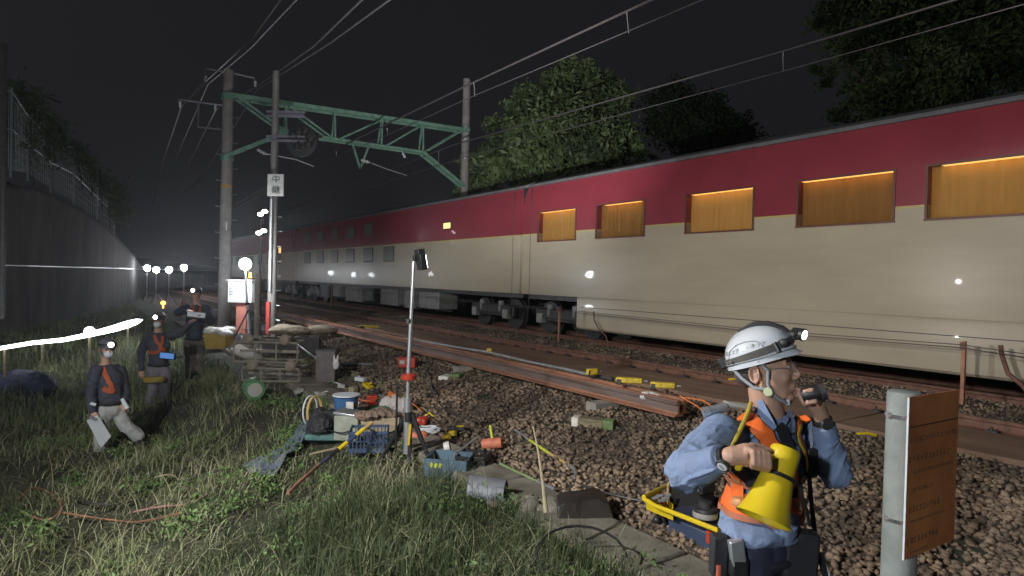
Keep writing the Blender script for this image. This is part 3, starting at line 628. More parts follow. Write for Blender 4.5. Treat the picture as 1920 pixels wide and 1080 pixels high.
# ------------------------------------------------------------------ lamps
def lightobj(name, kind, loc, energy, col=(1, .97, .92), parent=None, target=None, spot=None, blend=.5, radius=.1):
    l = bpy.data.lights.new(name, kind); l.energy = energy; l.color = col; l.shadow_soft_size = radius
    o = bpy.data.objects.new(name, l); COL.objects.link(o); loc = V(loc)
    if kind == 'SPOT': l.spot_size = math.radians(spot); l.spot_blend = blend
    if target is not None: o.rotation_euler = (V(target)-loc).to_track_quat('-Z', 'Y').to_euler()
    if parent: o.parent = parent; o.location = loc-ORG[parent]
    else: o.location = loc
    return o
M_red2 = mat('red_plastic', (.45, .05, .03), .4, var=.2, scale=10, bump=.05)
# lamps far down the line
far_l = [(276, 503, 41, 'leftmost of the far white lamps at the end of the wall', .19), (293, 506, 37, 'white lamp just right of the leftmost far one, almost touching it', .17), (317, 506, 34, 'white lamp in the middle of the far group by the wall', .16), (345, 502, 27.5, 'rightmost far white lamp on a pale pole beyond the third man', .13)]
proto = None
for i, (px, py, d, lb, r) in enumerate(far_l):
    c = P(px, py, d); b0 = gz(c)
    t = thing('work_lamp', lb, 'work lamp', b0, 'white work lamps far down the line')
    MB().ball(c, r, n=20, m=12).build('lamp_globe', emit('far_lamp', (.93, .96, 1), 80), t)  # globes enlarged to stand for the glare of these lamps
    MB().tube([b0, c-UZ*r], .025, 8).build('pole', M_alu, t)
    for k in range(3):
        a = V((math.cos(k*2.1), math.sin(k*2.1), 0)); MB().tube([b0+UZ*.75, b0+a*.45-UZ*.02], .018, 6).build('leg', M_black if i != 3 else M_red2, t)
def tripod(t, b0, h0, spread, m, knee=True):
    for k in range(3):
        a = V((math.cos(k*2.094+.5), math.sin(k*2.094+.5), 0)); f = b0+a*spread; f.z = float(tz(f.x, f.y))
        lg = MB().tube([b0+UZ*h0+a*.04, f], .02, 8).build('leg', m, t); MB().ball(f, .03).build('foot', M_black, lg)
        MB().tube([b0+UZ*(h0*.45), b0+UZ*(h0*.45)+a*(spread*.52)], .01, 6).build('brace', m, t)
# balloon lamp beside the signal pole
c = P(460, 495, 17); b0 = gz(P(468, 640, 16.8)); b0 = gz(b0)
t = thing('balloon_lamp', 'glaring white globe lamp on a slightly leaning grey tripod stand left of the signal pole', 'work lamp', b0)
MB().ball(c, .15, n=24, m=14).build('lamp_globe', emit('near_lamp', (.92, .96, 1), 330), t)  # globe takes the size of the lamp's glare disc
top = c-UZ*.15; MB().tube([b0+UZ*.25, b0.lerp(top, .55), top], [.04, .032, .022], 10).build('mast', M_alu, t)
MB().tube([b0.lerp(top, .55)-UZ*.03, b0.lerp(top, .55)+UZ*.03], .05, 10).build('collar', M_black, t)
tripod(t, b0, .95, .5, M_black)
# signal-pole lamps: four small lamps on a frame behind the pole
for i, (px, py) in enumerate(((490, 402), (498, 397), (487, 437), (496, 433))):
    pass
c = P(490, 418, 24); b0 = gz(c)
t = thing('lamp_mast', 'slim mast with four small white floodlights just left of the signal pole', 'floodlight mast', b0)
MB().tube([b0, P(491, 395, 24)], .05, 8).build('mast', M_dark, t)
for px, py in ((490, 402), (498, 397), (487, 437), (496, 433)):
    p = P(px, py, 23.9); fl = MB().box(p, (.26, .16, .16)).build('floodlight', M_dark, t); MB().ball(p-F2*.08, (.115, .02, .07), n=14, m=8).build('lens', emit('floodlens', (1, .97, .9), 14), fl)
for py in (400, 435): MB().tube([P(484, py+2, 24), P(500, py-2, 24)], .025, 6).build('crossarm', M_dark, t)
# long light strip on stakes over the left grass
sp = [P(-60, 662, 11.4), P(0, 653, 12), P(60, 643, 13), P(120, 637, 14.2), P(165, 628, 15.4), P(210, 617, 17), P(240, 608, 18.6), P(256, 603, 19.5), P(266, 600, 20.2)]
b0 = gz(sp[3])
t = thing('light_strip', 'long blinding white light tube strung on wooden stakes along the grass before the wall', 'light strip', b0)
MB().tube(sp, [.032, .034, .038, .045, .055, .085, .10, .08, .02], 10).build('light_tube', emit('strip_light', (.93, .98, 1), 9), t)  # tube swells towards its far end to stand for the glare
c = P(168, 622, 15.3); MB().ball(c, .12, n=16, m=10).build('lamp_globe', emit('strip_light', (.93, .98, 1), 9), t)
for q in (P(80, 645, 13.4), P(168, 632, 15.4), P(240, 612, 18.6), P(10, 655, 12.1)): MB().box((q+gz(q))/2, (.045, .045, q.z-gz(q).z)).build('stake', M_wood, t)
# tall tripod work lamp in the middle, head turned to the train
b0 = GT(770, 862); c = P(776, 492, b0.dot(F2)*1.0+ .05)
dpt = (b0-CAM).dot(FW); c = P(776, 490, dpt)
t = thing('tripod_lamp', 'tall work lamp on a silver mast amid the tools, black head facing the train', 'work lamp', b0)
m1 = P(766, 690, dpt)
MB().tube([P(764, 850, dpt), P(764.5, 745, dpt)], .042, 14).build('lower_mast', M_alu, t)
MB().tube([P(764.5, 750, dpt), m1, c], [.022, .021, .018], 12).build('upper_mast', M_alu, t)
MB().lathe(P(767, 703, dpt), UZ, [(.03, -.05), (.08, -.045), (.085, 0), (.03, .02)], 16).build('red_collar', M_red2, t)
MB().tube([P(766.2, 598, dpt), P(766.2, 606, dpt)], .033, 12).build('clamp', M_dark, t)
MB().tube([P(745, 722, dpt-.02), P(742, 840, dpt-.02)], .012, 8).build('stay_rod', M_black, t)
hd = MB()
tgt = (V((9.7, c.y, 3.0))-c).normalized(); sd = tgt.cross(UZ).normalized(); hup = sd.cross(tgt)
hd.box(P(790, 491, dpt), (.13, .07, .17), ax=(sd, tgt, hup)).box(P(787, 475, dpt+.03), (.11, .08, .09), ax=(sd, tgt, hup)).box(P(779, 484, dpt), (.05, .05, .06), ax=(sd, tgt, hup))
h = hd.build('lamp_head', M_black, t, bevel=.008)
MB().box(P(790, 491, dpt)+tgt*.037, (.11, .004, .14), ax=(sd, tgt, hup)).build('lamp_panel', emit('panel', (.95, .97, 1), 14), h)
for p, q in (((764, 775), (712, 868)), ((772, 775), (806, 868)), ((768, 778), (768, 870))):
    a = P(*p, dpt+(.1 if p[0] == 768 else 0)); e = GT(q[0], q[1]-2); lg = MB().tube([a, a.lerp(e, .5), e], [.03, .027, .02], 8).build('leg', M_black, t); MB().ball(e, .028).build('foot', M_black, lg)
MB().tube([P(766, 772, dpt), P(766, 790, dpt)], .05, 12).build('leg_hub', M_black, t)
MB().box(P(768, 815, dpt-.04), (.02, .03, .22), tilt=4).build('yellow_lever', mat('yellow_plastic', (.62, .43, .02), .4, var=.15, scale=12, bump=.05), t)
lightobj('lamp_beam', 'SPOT', P(790, 491, dpt)+tgt*.08, 300, (1, .95, .88), t, P(790, 491, dpt)+tgt*5+UZ*.4, 130, .9, .03)
lightobj('tree_fill_beam', 'SPOT', P(787, 472, dpt)+UZ*.12, TREE_FILL, (.97, .97, .95), t, V((15, 22, 12.5)), 70, 1.0, .05)  # added fill beam over the train, brightens the tree and gantry
# the lamps that light the foreground stand left of the camera, outside the view
lp = V((-6.5, -1.6, 3.4)); b0 = gz(lp)
t = thing('work_lamp', 'large globe lamp on a tripod far outside the left edge of the view', 'work lamp', b0)
MB().tube([b0+UZ*.2, lp-UZ*.2], .03, 10).build('mast', M_alu, t)
MB().ball(lp, .2, n=24, m=14).build('lamp_globe', emit('flood_globe', (.88, .95, 1), GLOBE/(39.5*.04)), t)
tripod(t, b0, 1.0, .6, M_black)
lp = V((-2.3, 3.9, 3.3)); b0 = gz(lp)
t = thing('floodlight', 'tall yellow floodlight on a tripod just left of the view, aimed at the stones', 'work lamp', b0)
MB().tube([b0+UZ*.2, lp-UZ*.1], .025, 10).build('mast', M_alu, t)
tg_ = (V((4.8, 5.2, -.3))-lp).normalized(); s_ = tg_.cross(UZ).normalized(); u_ = s_.cross(tg_)
fh = MB().box(lp-tg_*.06, (.3, .1, .22), ax=(s_, tg_, u_)).build('lamp_head', mat('yellow_plastic', (.62, .43, .02), .4), t, bevel=.01)
MB().box(lp-tg_*.006, (.27, .006, .19), ax=(s_, tg_, u_)).build('lens', emit('panel2', (1, .97, .92), 8), fh)
tripod(t, b0, .9, .5, M_black)
lightobj('flood_beam', 'SPOT', lp+tg_*.05, FLOOD, (1, .965, .91), t, lp+tg_*5, 145, 1.0, .12)

# thin haze in the night air; its halos also stand for lens glare
hz = MB().box((10, 45, 9), (90, 130, 24.5), ax=AX).build('haze', None, smooth=0); hz['kind'] = 'stuff'
mh = bpy.data.materials.new('haze_volume'); mh.use_nodes = True; nt = mh.node_tree; nt.nodes.clear(); out = nt.nodes.new('ShaderNodeOutputMaterial'); pv = nt.nodes.new('ShaderNodeVolumePrincipled')
pv.inputs['Color'].default_value = (.9, .93, 1, 1); pv.inputs['Density'].default_value = .0018; pv.inputs['Anisotropy'].default_value = .86; nt.links.new(pv.outputs[0], out.inputs['Volume']); hz.data.materials.append(mh)
# ------------------------------------------------------------------ people
M_skin = mat('skin', (.50, .30, .22), .5, var=.12, scale=14, bump=.08, bscale=160)
M_skin.node_tree.nodes['Principled BSDF'].inputs['Subsurface Weight'].default_value = .15; M_skin.node_tree.nodes['Principled BSDF'].inputs['Subsurface Scale'].default_value = .01
M_shirt = mat('pale_blue_cloth', (.20, .265, .42), .85, var=.12, scale=8, bump=.25, bscale=240)
M_navy = mat('navy_cloth', (.035, .038, .075), .85, var=.3, scale=8, bump=.2, bscale=150)
M_dnavy = mat('dark_blue_jacket', (.055, .06, .085), .85, var=.3, scale=5, bump=.3, bscale=60)
M_beige = mat('pale_grey_trousers', (.42, .43, .42), .85, var=.2, scale=5, bump=.3, bscale=50)
M_org = mat('orange_hi_vis', (.85, .16, .03), .55, var=.1, scale=12, bump=.08, bscale=200)
M_grey_t = mat('silver_tape', (.42, .40, .38), .4, .2, var=.1, scale=20, bump=.05)
M_strap = mat('black_webbing', (.025, .025, .03), .7, var=.2, scale=40, bump=.2, bscale=200)
M_white = mat('white_helmet_shell', (.58, .61, .66), .2, var=.04, scale=8, bump=0, coat=.5)
M_yel = mat('yellow_megaphone_plastic', (.68, .50, .02), .35, var=.08, scale=10, bump=.03)
M_hair = mat('short_black_hair', (.02, .018, .016), .7, var=.3, scale=60, bump=.5, bscale=200)
M_gstrap = mat('grey_chin_strap', (.30, .33, .36), .7, var=.1, scale=40, bump=.1)
M_mask = mat('white_face_mask', (.62, .66, .70), .8, var=.08, scale=10, bump=.1)
M_boot = mat('black_boot', (.02, .02, .02), .6, var=.3, scale=20, bump=.1)

def wrink(amp, sx=(9, 9, 26), seed=0):
    def f(c):
        w = noise.noise_vector(c*5+V((seed, 0, 0)))*.5
        p = V((c.x*sx[0]+seed+w.x, c.y*sx[1]+w.y, c.z*sx[2]*.8+c.x*5+w.z)); a = noise.noise(p); b = noise.noise(p*2.1+V((9, 3, 1))); e = noise.noise(c*3.1+V((seed, 5, 5)))
        ridge = (1-abs(a)*2.6)**1 if abs(a) < .38 else 0
        return amp*((ridge*.9-.3)*(.6+.8*max(0, e+.3))+b*.4)
    return f

def frame(fwd, up=UZ, tilt=0):
    f = V(fwd); f.z = 0; f.normalize(); l = UZ.cross(f)          # person's own forward, left, up
    q = Matrix.Rotation(math.radians(-tilt), 3, l); return q@f, l, q@UZ

def head_pieces(mb, H, fr, neck0, nr=.056):
    f, l, u = fr; L = lambda x, y, z: H+f*x+l*y+u*z
    ax = (f, l, u)
    mb.ball(L(-.012, 0, .035), (.098, .077, .095), ax=ax, n=24, m=16)          # cranium
    mb.ball(L(.028, 0, -.02), (.066, .064, .092), ax=ax, n=24, m=16)           # face
    mb.ball(L(.036, 0, -.070), (.052, .050, .048), ax=ax, n=20, m=12)          # jaw
    mb.ball(L(.070, 0, -.102), (.024, .028, .018), ax=ax, n=16, m=10)          # chin
    for s in (-1, 1):
        mb.tube([L(-.012, s*.056, -.055), L(.062, s*.022, -.098)], [.018, .016], 12)   # jaw line
        mb.ball(L(.060, s*.036, -.030), (.024, .022, .022), ax=ax)             # cheekbone
        mb.tube([L(.082, s*.006, .024), L(.066, s*.046, .022)], [.009, .009], 10)       # brow
        mb.ball(L(.070, s*.031, .002), (.014, .015, .011), ax=ax)              # closed lids round the eye
        # ear: rim, bowl and lobe
        ec = L(-.030, s*.077, -.012); e1 = (f*.95+l*s*.3).normalized()
        ring = [ec+e1*(.017*math.cos(g))+u*(.029*math.sin(g))+l*s*.009 for g in [k*math.pi/6 for k in range(12)]]
        mb.tube(ring, .0048, 8, closed=True); mb.ball(ec+l*s*-.004, (.016, .006, .026), ax=(e1, l, u)); mb.ball(ec-u*.028+e1*.004+l*s*.006, .008)
    mb.tube([L(.086, 0, .016), L(.099, 0, -.008), L(.113, 0, -.030)], [.008, .0095, .0125], 12)   # nose
    for s in (-1, 1): mb.ball(L(.100, s*.011, -.034), (.010, .009, .0075), ax=ax)
    mb.ball(L(.090, 0, -.060), (.012, .023, .0065), ax=ax); mb.ball(L(.088, 0, -.073), (.012, .020, .0075), ax=ax)
    mb.ball(L(.086, 0, -.066), (.008, .026, .004), ax=ax)
    mb.tube([neck0, H-f*.012*1-u*.045], [nr*1.08, nr*.92], 20)

def finger(mb, pts, r0, r1): mb.caps(pts, [r0+(r1-r0)*i/(len(pts)-1) for i in range(len(pts))])

# ---------- the man in front
D0 = 2.3
M = lambda x, y, dd=0: P(x, y, D0+dd)
FT = (-F2*math.cos(math.radians(42))+R2*math.sin(math.radians(42))).normalized(); LT = UZ.cross(FT)
FH = (R2*math.cos(math.radians(25))-F2*math.sin(math.radians(25))).normalized()
foot = V((M(1430, 900).x, M(1430, 900).y, 0)); foot.z = float(tz(foot.x, foot.y))
man = thing('person', 'man in pale blue shirt, orange harness and white helmet holding a yellow megaphone beside the sign post', 'person', foot)
man['label'] = 'man in pale blue shirt and white helmet holding a yellow megaphone beside the sign post'
fh_ = frame(FH, tilt=5); HC = M(1434, 690, 0)
pelvis = M(1425, 1005, .02); chest = M(1437, 868, .03); neck0 = M(1441, 785, .03)
shR = M(1352, 812, -.10); elR = M(1286, 884, -.24); wrR = M(1368, 855, -.40)
shL = M(1520, 816, .14); elL = M(1566, 886, .02); wrL = M(1541, 786, -.02)
body = MB(); head_pieces(body, HC, fh_, neck0)
body.ball(chest, (.14, .10, .20), ax=(LT, FT, UZ), n=20, m=12).ball(pelvis, (.13, .09, .14), ax=(LT, FT, UZ), n=20, m=12).ball(M(1440, 805, .03), (.15, .07, .05), ax=(LT, FT, UZ))
body.caps([shR, elR, wrR], [.05, .04, .027]).caps([shL, elL, wrL], [.05, .04, .027])
legs = []
for s, y in ((-1, 0), (1, .03)):
    hp = pelvis+LT*s*.095-UZ*.03; kn = V((hp.x, hp.y, 0))+FT*.02; kn.z = foot.z+.49; an = V((hp.x, hp.y, foot.z+.09))+LT*s*.03-FT*.03; legs.append((hp, kn, an)); body.caps([hp, kn, an], [.075, .055, .038]); body.caps([an, an+FT*.12-UZ*.04], [.038, .03])
# right hand: a fist round the megaphone grip
hx = (M(1440, 868, -.42)-M(1368, 855, -.40)).normalized(); hz = (UU*.95+hx*.12).normalized(); hn = hx.cross(hz).normalized()
if hn.dot(FW) > 0: hn = -hn
pc = M(1399, 853, -.405)
body.tube([wrR, pc], [.029, .030], 14).ball(pc+hx*.004, (.046, .022, .036), ax=(hx, hn, hz), n=16, m=10)
kn0 = M(1421, 846, -.43)
for k, (x, y, ln) in enumerate(((1413, 858, .9), (1423, 860, 1.0), (1433, 862, .98), (1442, 864, .85))):
    a = M(x-13+k*1.2, y-17, -.40-.012); b_ = M(x-1, y-11, -.455); c_ = M(x+1, y+11, -.462); d_ = M(x-2, y+18, -.43); finger(body, [pc+hx*(k*.010), a, b_, c_, d_], .0115, .0080)
finger(body, [pc-hz*.0+hn*-.01, M(1408, 836, -.38), M(1428, 838, -.375), M(1444, 845, -.38)], .0125, .0085)
# left hand: raised, closed on a small black radio
pl = M(1529, 752, -.05); body.tube([wrL, pl], [.027, .029], 14).ball(pl, (.032, .020, .042), ax=((RR*.8-FW*.6).normalized(), (RR*.6+FW*.8).normalized(), UU), n=16, m=10)
for k, (x0, y0) in enumerate(((1521, 728), (1524, 735), (1526, 742), (1527, 750))):
    finger(body, [pl+UU*(.02-k*.012), M(x0+10, y0+4, -.075), M(x0+2, y0+3, -.125), M(x0-13, y0+6, -.118)], .0100, .0072)
finger(body, [pl-RR*.01, M(1509, 757, -.06), M(1500, 742, -.05), M(1498, 730, -.045)], .0125, .0085)
ob = body.blob('body', M_skin, man, vox=.0042, it=3, fac=.5)
bmz = MB()                                    # eyes
for s in (-1, 1):
    f, l, u = fh_; e = HC+f*.075+l*s*.031+u*.003; MB().ball(e, (.0105, .0105, .0105), ax=fh_).build('eye', mat('eye_white', (.6, .58, .55), .2, var=.02, bump=0), man); 
    MB().ball(e+f*.0068, (.005, .0055, .0055), ax=fh_).build('iris', mat('dark_iris', (.02, .012, .01), .15, var=.05, bump=0), man)
    MB().tube([HC+f*.094+l*s*.012+u*.028, HC+f*.087+l*s*.032+u*.033, HC+f*.072+l*s*.05+u*.026], [.003, .004, .002], 6).build('eyebrow', M_hair, man)
f, l, u = fh_
hr = MB(); hr.ball(HC+f*-.030+u*.030, (.084, .0785, .080), ax=fh_, n=24, m=14).ball(HC+f*-.050-u*.020, (.058, .062, .050), ax=fh_, n=20, m=10)
hr.blob('hair', mat('shaved_hair', (.075, .065, .06), .8, var=.3, scale=60, bump=.4, bscale=250), man, vox=.006, it=2)
def folds(amp):
    a1 = (R2*.80+UZ*.52-F2*.2).normalized(); a2 = a1.cross(F2).normalized(); a3 = a1.cross(a2)
    def f(c):
        w = noise.noise_vector(c*4)*.10; q = c+w; p = V((q.dot(a1)*4.5, q.dot(a2)*17, q.dot(a3)*9)); a = noise.noise(p); b = noise.noise(p*2.2+V((3, 7, 1)))
        r1 = max(0, 1-abs(a)*5); r2 = max(0, 1-abs(b)*5); e = .5+.8*noise.noise(c*6)
        return amp*(r1*.9+r2*.35*e-.35+.5*noise.noise(c*7+V((1, 2, 3))))
    return f
# shirt
torso = MB()
torso.ball(M(1441, 800, .035), (.165, .085, .055), ax=(LT, FT, UZ), n=24, m=14)
torso.ball(M(1436, 862, .03), (.172, .118, .155), ax=(LT, FT, UZ), n=24, m=14)
torso.ball(M(1428, 945, .03), (.158, .112, .15), ax=(LT, FT, UZ), n=24, m=14)
torso.tube([M(1427, 940, .03), M(1424, 1000, .02)], [.125, .142], 24)
torso.tube([neck0-UZ*.03, neck0+UZ*.015], [.085, .066], 20)
tb_ = MB(); tb_.v = list(torso.v); tb_.f = list(torso.f); tb_.caps([shR, shR+(elR-shR)*.15], [.066, .064]).caps([shL, shL+(elL-shL)*.15], [.066, .064])
tob = tb_.blob('torso_tmp', M_shirt, None, vox=.008, it=6); TB = bvh_of(tob); bpy.data.objects.remove(tob)
sh = MB(); sh.v = list(torso.v); sh.f = list(torso.f)
fol = lambda a, b, t, o: a.lerp(b, t)+o
sh.caps([shR, fol(shR, elR, .5, UU*.008), elR, fol(elR, wrR, .40, -UU*.004), fol(elR, wrR, .70, V((0, 0, 0)))], [.070, .067, .064, .056, .044])
sh.caps([shL, fol(shL, elL, .5, RR*.008), elL, fol(elL, wrL, .45, V((0, 0, 0))), fol(elL, wrL, .74, V((0, 0, 0)))], [.066, .062, .058, .050, .040])
# loose hem hanging over the belt in front
sh.ball(M(1420, 990, -.03), (.150, .110, .055), ax=(LT, FT, UZ)); sh.ball(M(1470, 985, -.08), (.06, .05, .065), ax=(LT, FT, UZ))
sob = sh.blob('shirt', M_shirt, man, vox=.0046, it=6, wrinkle=folds(.0095))
SB = bvh_of(sob)
cuff = MB(); a = elR.lerp(wrR, .70); d = (wrR-elR).normalized(); cuff.lathe(a-d*.035, d, [(.040, 0), (.0445, .004), (.0425, .06), (.036, .064)], 20).build('cuff', M_shirt, man)
a = elL.lerp(wrL, .74); d = (wrL-elL).normalized(); MB().lathe(a-d*.02, d, [(.038, 0), (.043, .004), (.041, .05), (.034, .054)], 20).build('cuff', M_shirt, man)
# collar wings
def plate(pts, nn, th=.004): return MB().prism([V(p) for p in pts], V(nn).normalized()*th)
for pts in (((1418, 752, -.03), (1428, 748, -.045), (1456, 800, -.085), (1444, 812, -.08), (1421, 775, -.05)), ((1478, 766, .03), (1484, 770, .03), (1495, 808, .0), (1482, 812, -.02), (1472, 786, .0))):
    plate([M(*p) for p in pts], -FW, .006).build('collar', M_shirt, man, bevel=.002)
cr_ = [neck0+UZ*.028+(LT*math.cos(g)*.070+FT*math.sin(g)*.066)+FT*.004-UZ*(.022*max(0, math.sin(g))) for g in [k*math.pi/12-math.pi/2*0 for k in range(24)]]
MB().tube(cr_[11:]+cr_[:2], .012, 8).build('collar', M_shirt, man)
# dark tie / placket
band(TB, [M(1470, 790, -.09), M(1478, 812, -.09), M(1486, 838, -.09), M(1490, 868, -.09), M(1488, 905, -.09)], .052, .008).build('tie', M_strap, man)
# harness
def hb(nm, pts, w, m, off=.012, **k): return band(TB, [M(*p) if isinstance(p, tuple) else p for p in pts], w, off, **k).build(nm, m, man)
v1 = [(1375, 800, .12), (1382, 776, .03), (1398, 772, -.03), (1418, 790, -.10), (1444, 820, -.13), (1470, 850, -.13), (1490, 885, -.12), (1500, 915, -.11)]
hb('vest_band', v1, .058, M_org); hb('harness_strap', v1, .070, M_strap, .008)
v2 = [(1500, 800, .22), (1508, 786, .10), (1508, 800, .0), (1512, 830, -.03), (1519, 858, -.03), (1520, 878, -.03)]
hb('vest_band', v2, .040, M_org); hb('harness_strap', v2, .058, M_strap, .008); hb('yellow_tape', [(1493, 800, .0), (1498, 828, -.05), (1506, 855, -.04), (1512, 885, -.04)], .012, M_yel, .018)
ring = []
for k in range(16):
    g = 2*math.pi*k/16; ring.append(M(1432, 926, .02)+LT*math.cos(g)*.2+FT*math.sin(g)*.2)
hb('waist_band', ring, .088, M_org, .010, closed=True, sub=4); hb('waist_trim', [p-UZ*.048 for p in ring], .02, mat('faded_orange_trim', (.45, .16, .09), .7), .016, closed=True, sub=4); hb('waist_trim', [p+UZ*.048 for p in ring], .02, mat('faded_orange_trim', (.45, .16, .09), .7), .016, closed=True, sub=4)
for px in (1365, 1540): hb('reflective_patch', [(px, 905, -.1), (px-1, 928, -.1), (px-1, 950, -.1)], .034, mat('brown_reflector', (.50, .24, .10), .35, .3), .0155)
hb('side_strap', [(1340, 870, -.1), (1345, 900, -.12), (1350, 930, -.12)], .05, M_org, .012)
hb('utility_strap', [(1352, 875, -.15), (1372, 900, -.2), (1395, 922, -.2), (1410, 940, -.2)], .040, M_strap, .022)
hb('pale_tape', [(1338, 860, -.1), (1348, 880, -.12), (1358, 892, -.12)], .018, M_white, .02)
# yellow lanyard, silver torch on the shoulder
lan = []
for p in ((1408, 756, -.03), (1402, 775, -.09), (1390, 802, -.145), (1376, 832, -.20)): lan.append(M(*p))
MB().tube(lan+[M(1368, 848, -.37)], [.008]*4+[.006], 8).build('lanyard', mat('yellow_cord', (.5, .38, .05), .7), man)
MB().tube([M(1325, 772, -.06), M(1362, 762, -.055)], .0155, 14).tube([M(1318, 774, -.06), M(1330, 771, -.06)], .018, 14).build('shoulder_torch', M_alu, man)
MB().box(M(1385, 761, -.03), (.10, .06, .02), ax=(RR, FW, UU), tilt=8).build('torch_pad', M_grey_t, man, bevel=.008)
# trousers, belt, pouches
tr = MB(); tr.ball(pelvis-UZ*.02, (.158, .118, .13), ax=(LT, FT, UZ), n=24, m=14)
for hp, kn, an in legs: tr.caps([hp+UZ*.02, hp.lerp(kn, .5), kn, an+UZ*.02], [.095, .088, .072, .062])
tr.blob('trousers', M_navy, man, vox=.009, it=4, wrinkle=wrink(.006, (8, 8, 16)))
for hp, kn, an in legs:
    MB().caps([an+UZ*.03, an-UZ*.03, an+FT*.15-UZ*.05], [.058, .055, .042]).blob('boot', M_boot, man, vox=.009, it=3)
bl = [pelvis-UZ*.055+LT*math.cos(g)*.150+FT*math.sin(g)*.115 for g in [k*math.pi/12 for k in range(24)]]
MB().tube(bl, .014, 8, closed=True).build('belt', M_strap, man)
MB().box(M(1347, 1040, -.1), (.055, .05, .14)).build('pouch', M_strap, man, bevel=.008)
MB().box(M(1382, 1036, -.14), (.05, .03, .09), ax=(RR, FW, UU), tilt=-8).build('silver_pouch', M_alu, man, bevel=.006)
MB().box(M(1384, 1062, -.13), (.06, .05, .07)).build('pouch', M_black, man, bevel=.01)
MB().tube([M(1345, 1056, -.11), M(1343, 1110, -.11)], .017, 12).build('baton', mat('red_orange_baton', (.75, .17, .10), .5), man)
MB().box(M(1496, 1058, -.05), (.12, .07, .24), tilt=3).ball(M(1497, 1008, -.05), (.058, .035, .03)).build('shoulder_bag', M_strap, man, bevel=.015)
MB().tube([M(1516, 880, -.04), M(1520, 930, -.05), M(1526, 985, -.07), M(1532, 1030, -.06), M(1546, 1080, -.02)], .008, 6).build('bag_strap', M_strap, man)
MB().box(M(1545, 1062, .0), (.022, .012, .10), tilt=-18).build('cable_end', M_mask, man, bevel=.003)
MB().box(M(1519, 866, .0), (.040, .04, .10)).build('radio_pouch', M_black, man, bevel=.006)
MB().tube([M(1521, 850, .0), M(1521, 790, .0)], .0025, 6).build('radio_aerial', M_grey_t, man)
MB().tube([M(1498, 905, -.17), M(1502, 930, -.16), M(1512, 955, -.14), M(1518, 985, -.1)], .006, 6).build('coiled_cord', M_black, man)
# wrist watches
for w0, e0, tt, face in ((wrR, elR, .93, 1), (wrL, elL, .93, 0)):
    d = (w0-e0).normalized(); c = e0.lerp(w0, tt if face else .97); nn = (-FW-d*(-FW).dot(d)).normalized()
    if face: c = e0.lerp(w0, .93)
    wt = MB().lathe(c-d*.011, d, [(.030, 0), (.034, .002), (.034, .02), (.030, .022)], 20).build('wrist_watch', M_black, man)
    k = c+nn*.034; MB().lathe(k, nn, [(.021, -.006), (.022, 0), (.020, .005)], 20).build('watch_case', M_dark, wt)
    if face: MB().lathe(k+nn*.005, nn, [(.015, 0), (.015, .0015)], 20).build('dial', M_mask, wt); MB().box(k+nn*.0075, (.002, .001, .018), ax=(d, nn, d.cross(nn))).build('hand', M_black, wt)
# glasses
gl = MB()
for s in (-1, 1):
    e = HC+f*.100+l*s*.031+u*.004; ringp = [e+l*(.022*math.cos(g))*1+u*(.014*math.sin(g))-f*(.012*abs(math.cos(g)) if math.cos(g)*s > 0 else 0) for g in [k*math.pi/8 for k in range(16)]]
    gl.tube(ringp, .0011, 6, closed=True); gl.tube([HC+f*.086+l*s*.053+u*.006, HC+f*.03+l*s*.074+u*.006, HC-f*.008+l*s*.078+u*.008], .0014, 6)
gl.tube([HC+f*.103+l*.009+u*.008, HC+f*.106+u*.010, HC+f*.103-l*.009+u*.008], .0012, 6)
gl.build('glasses', M_steel, man)

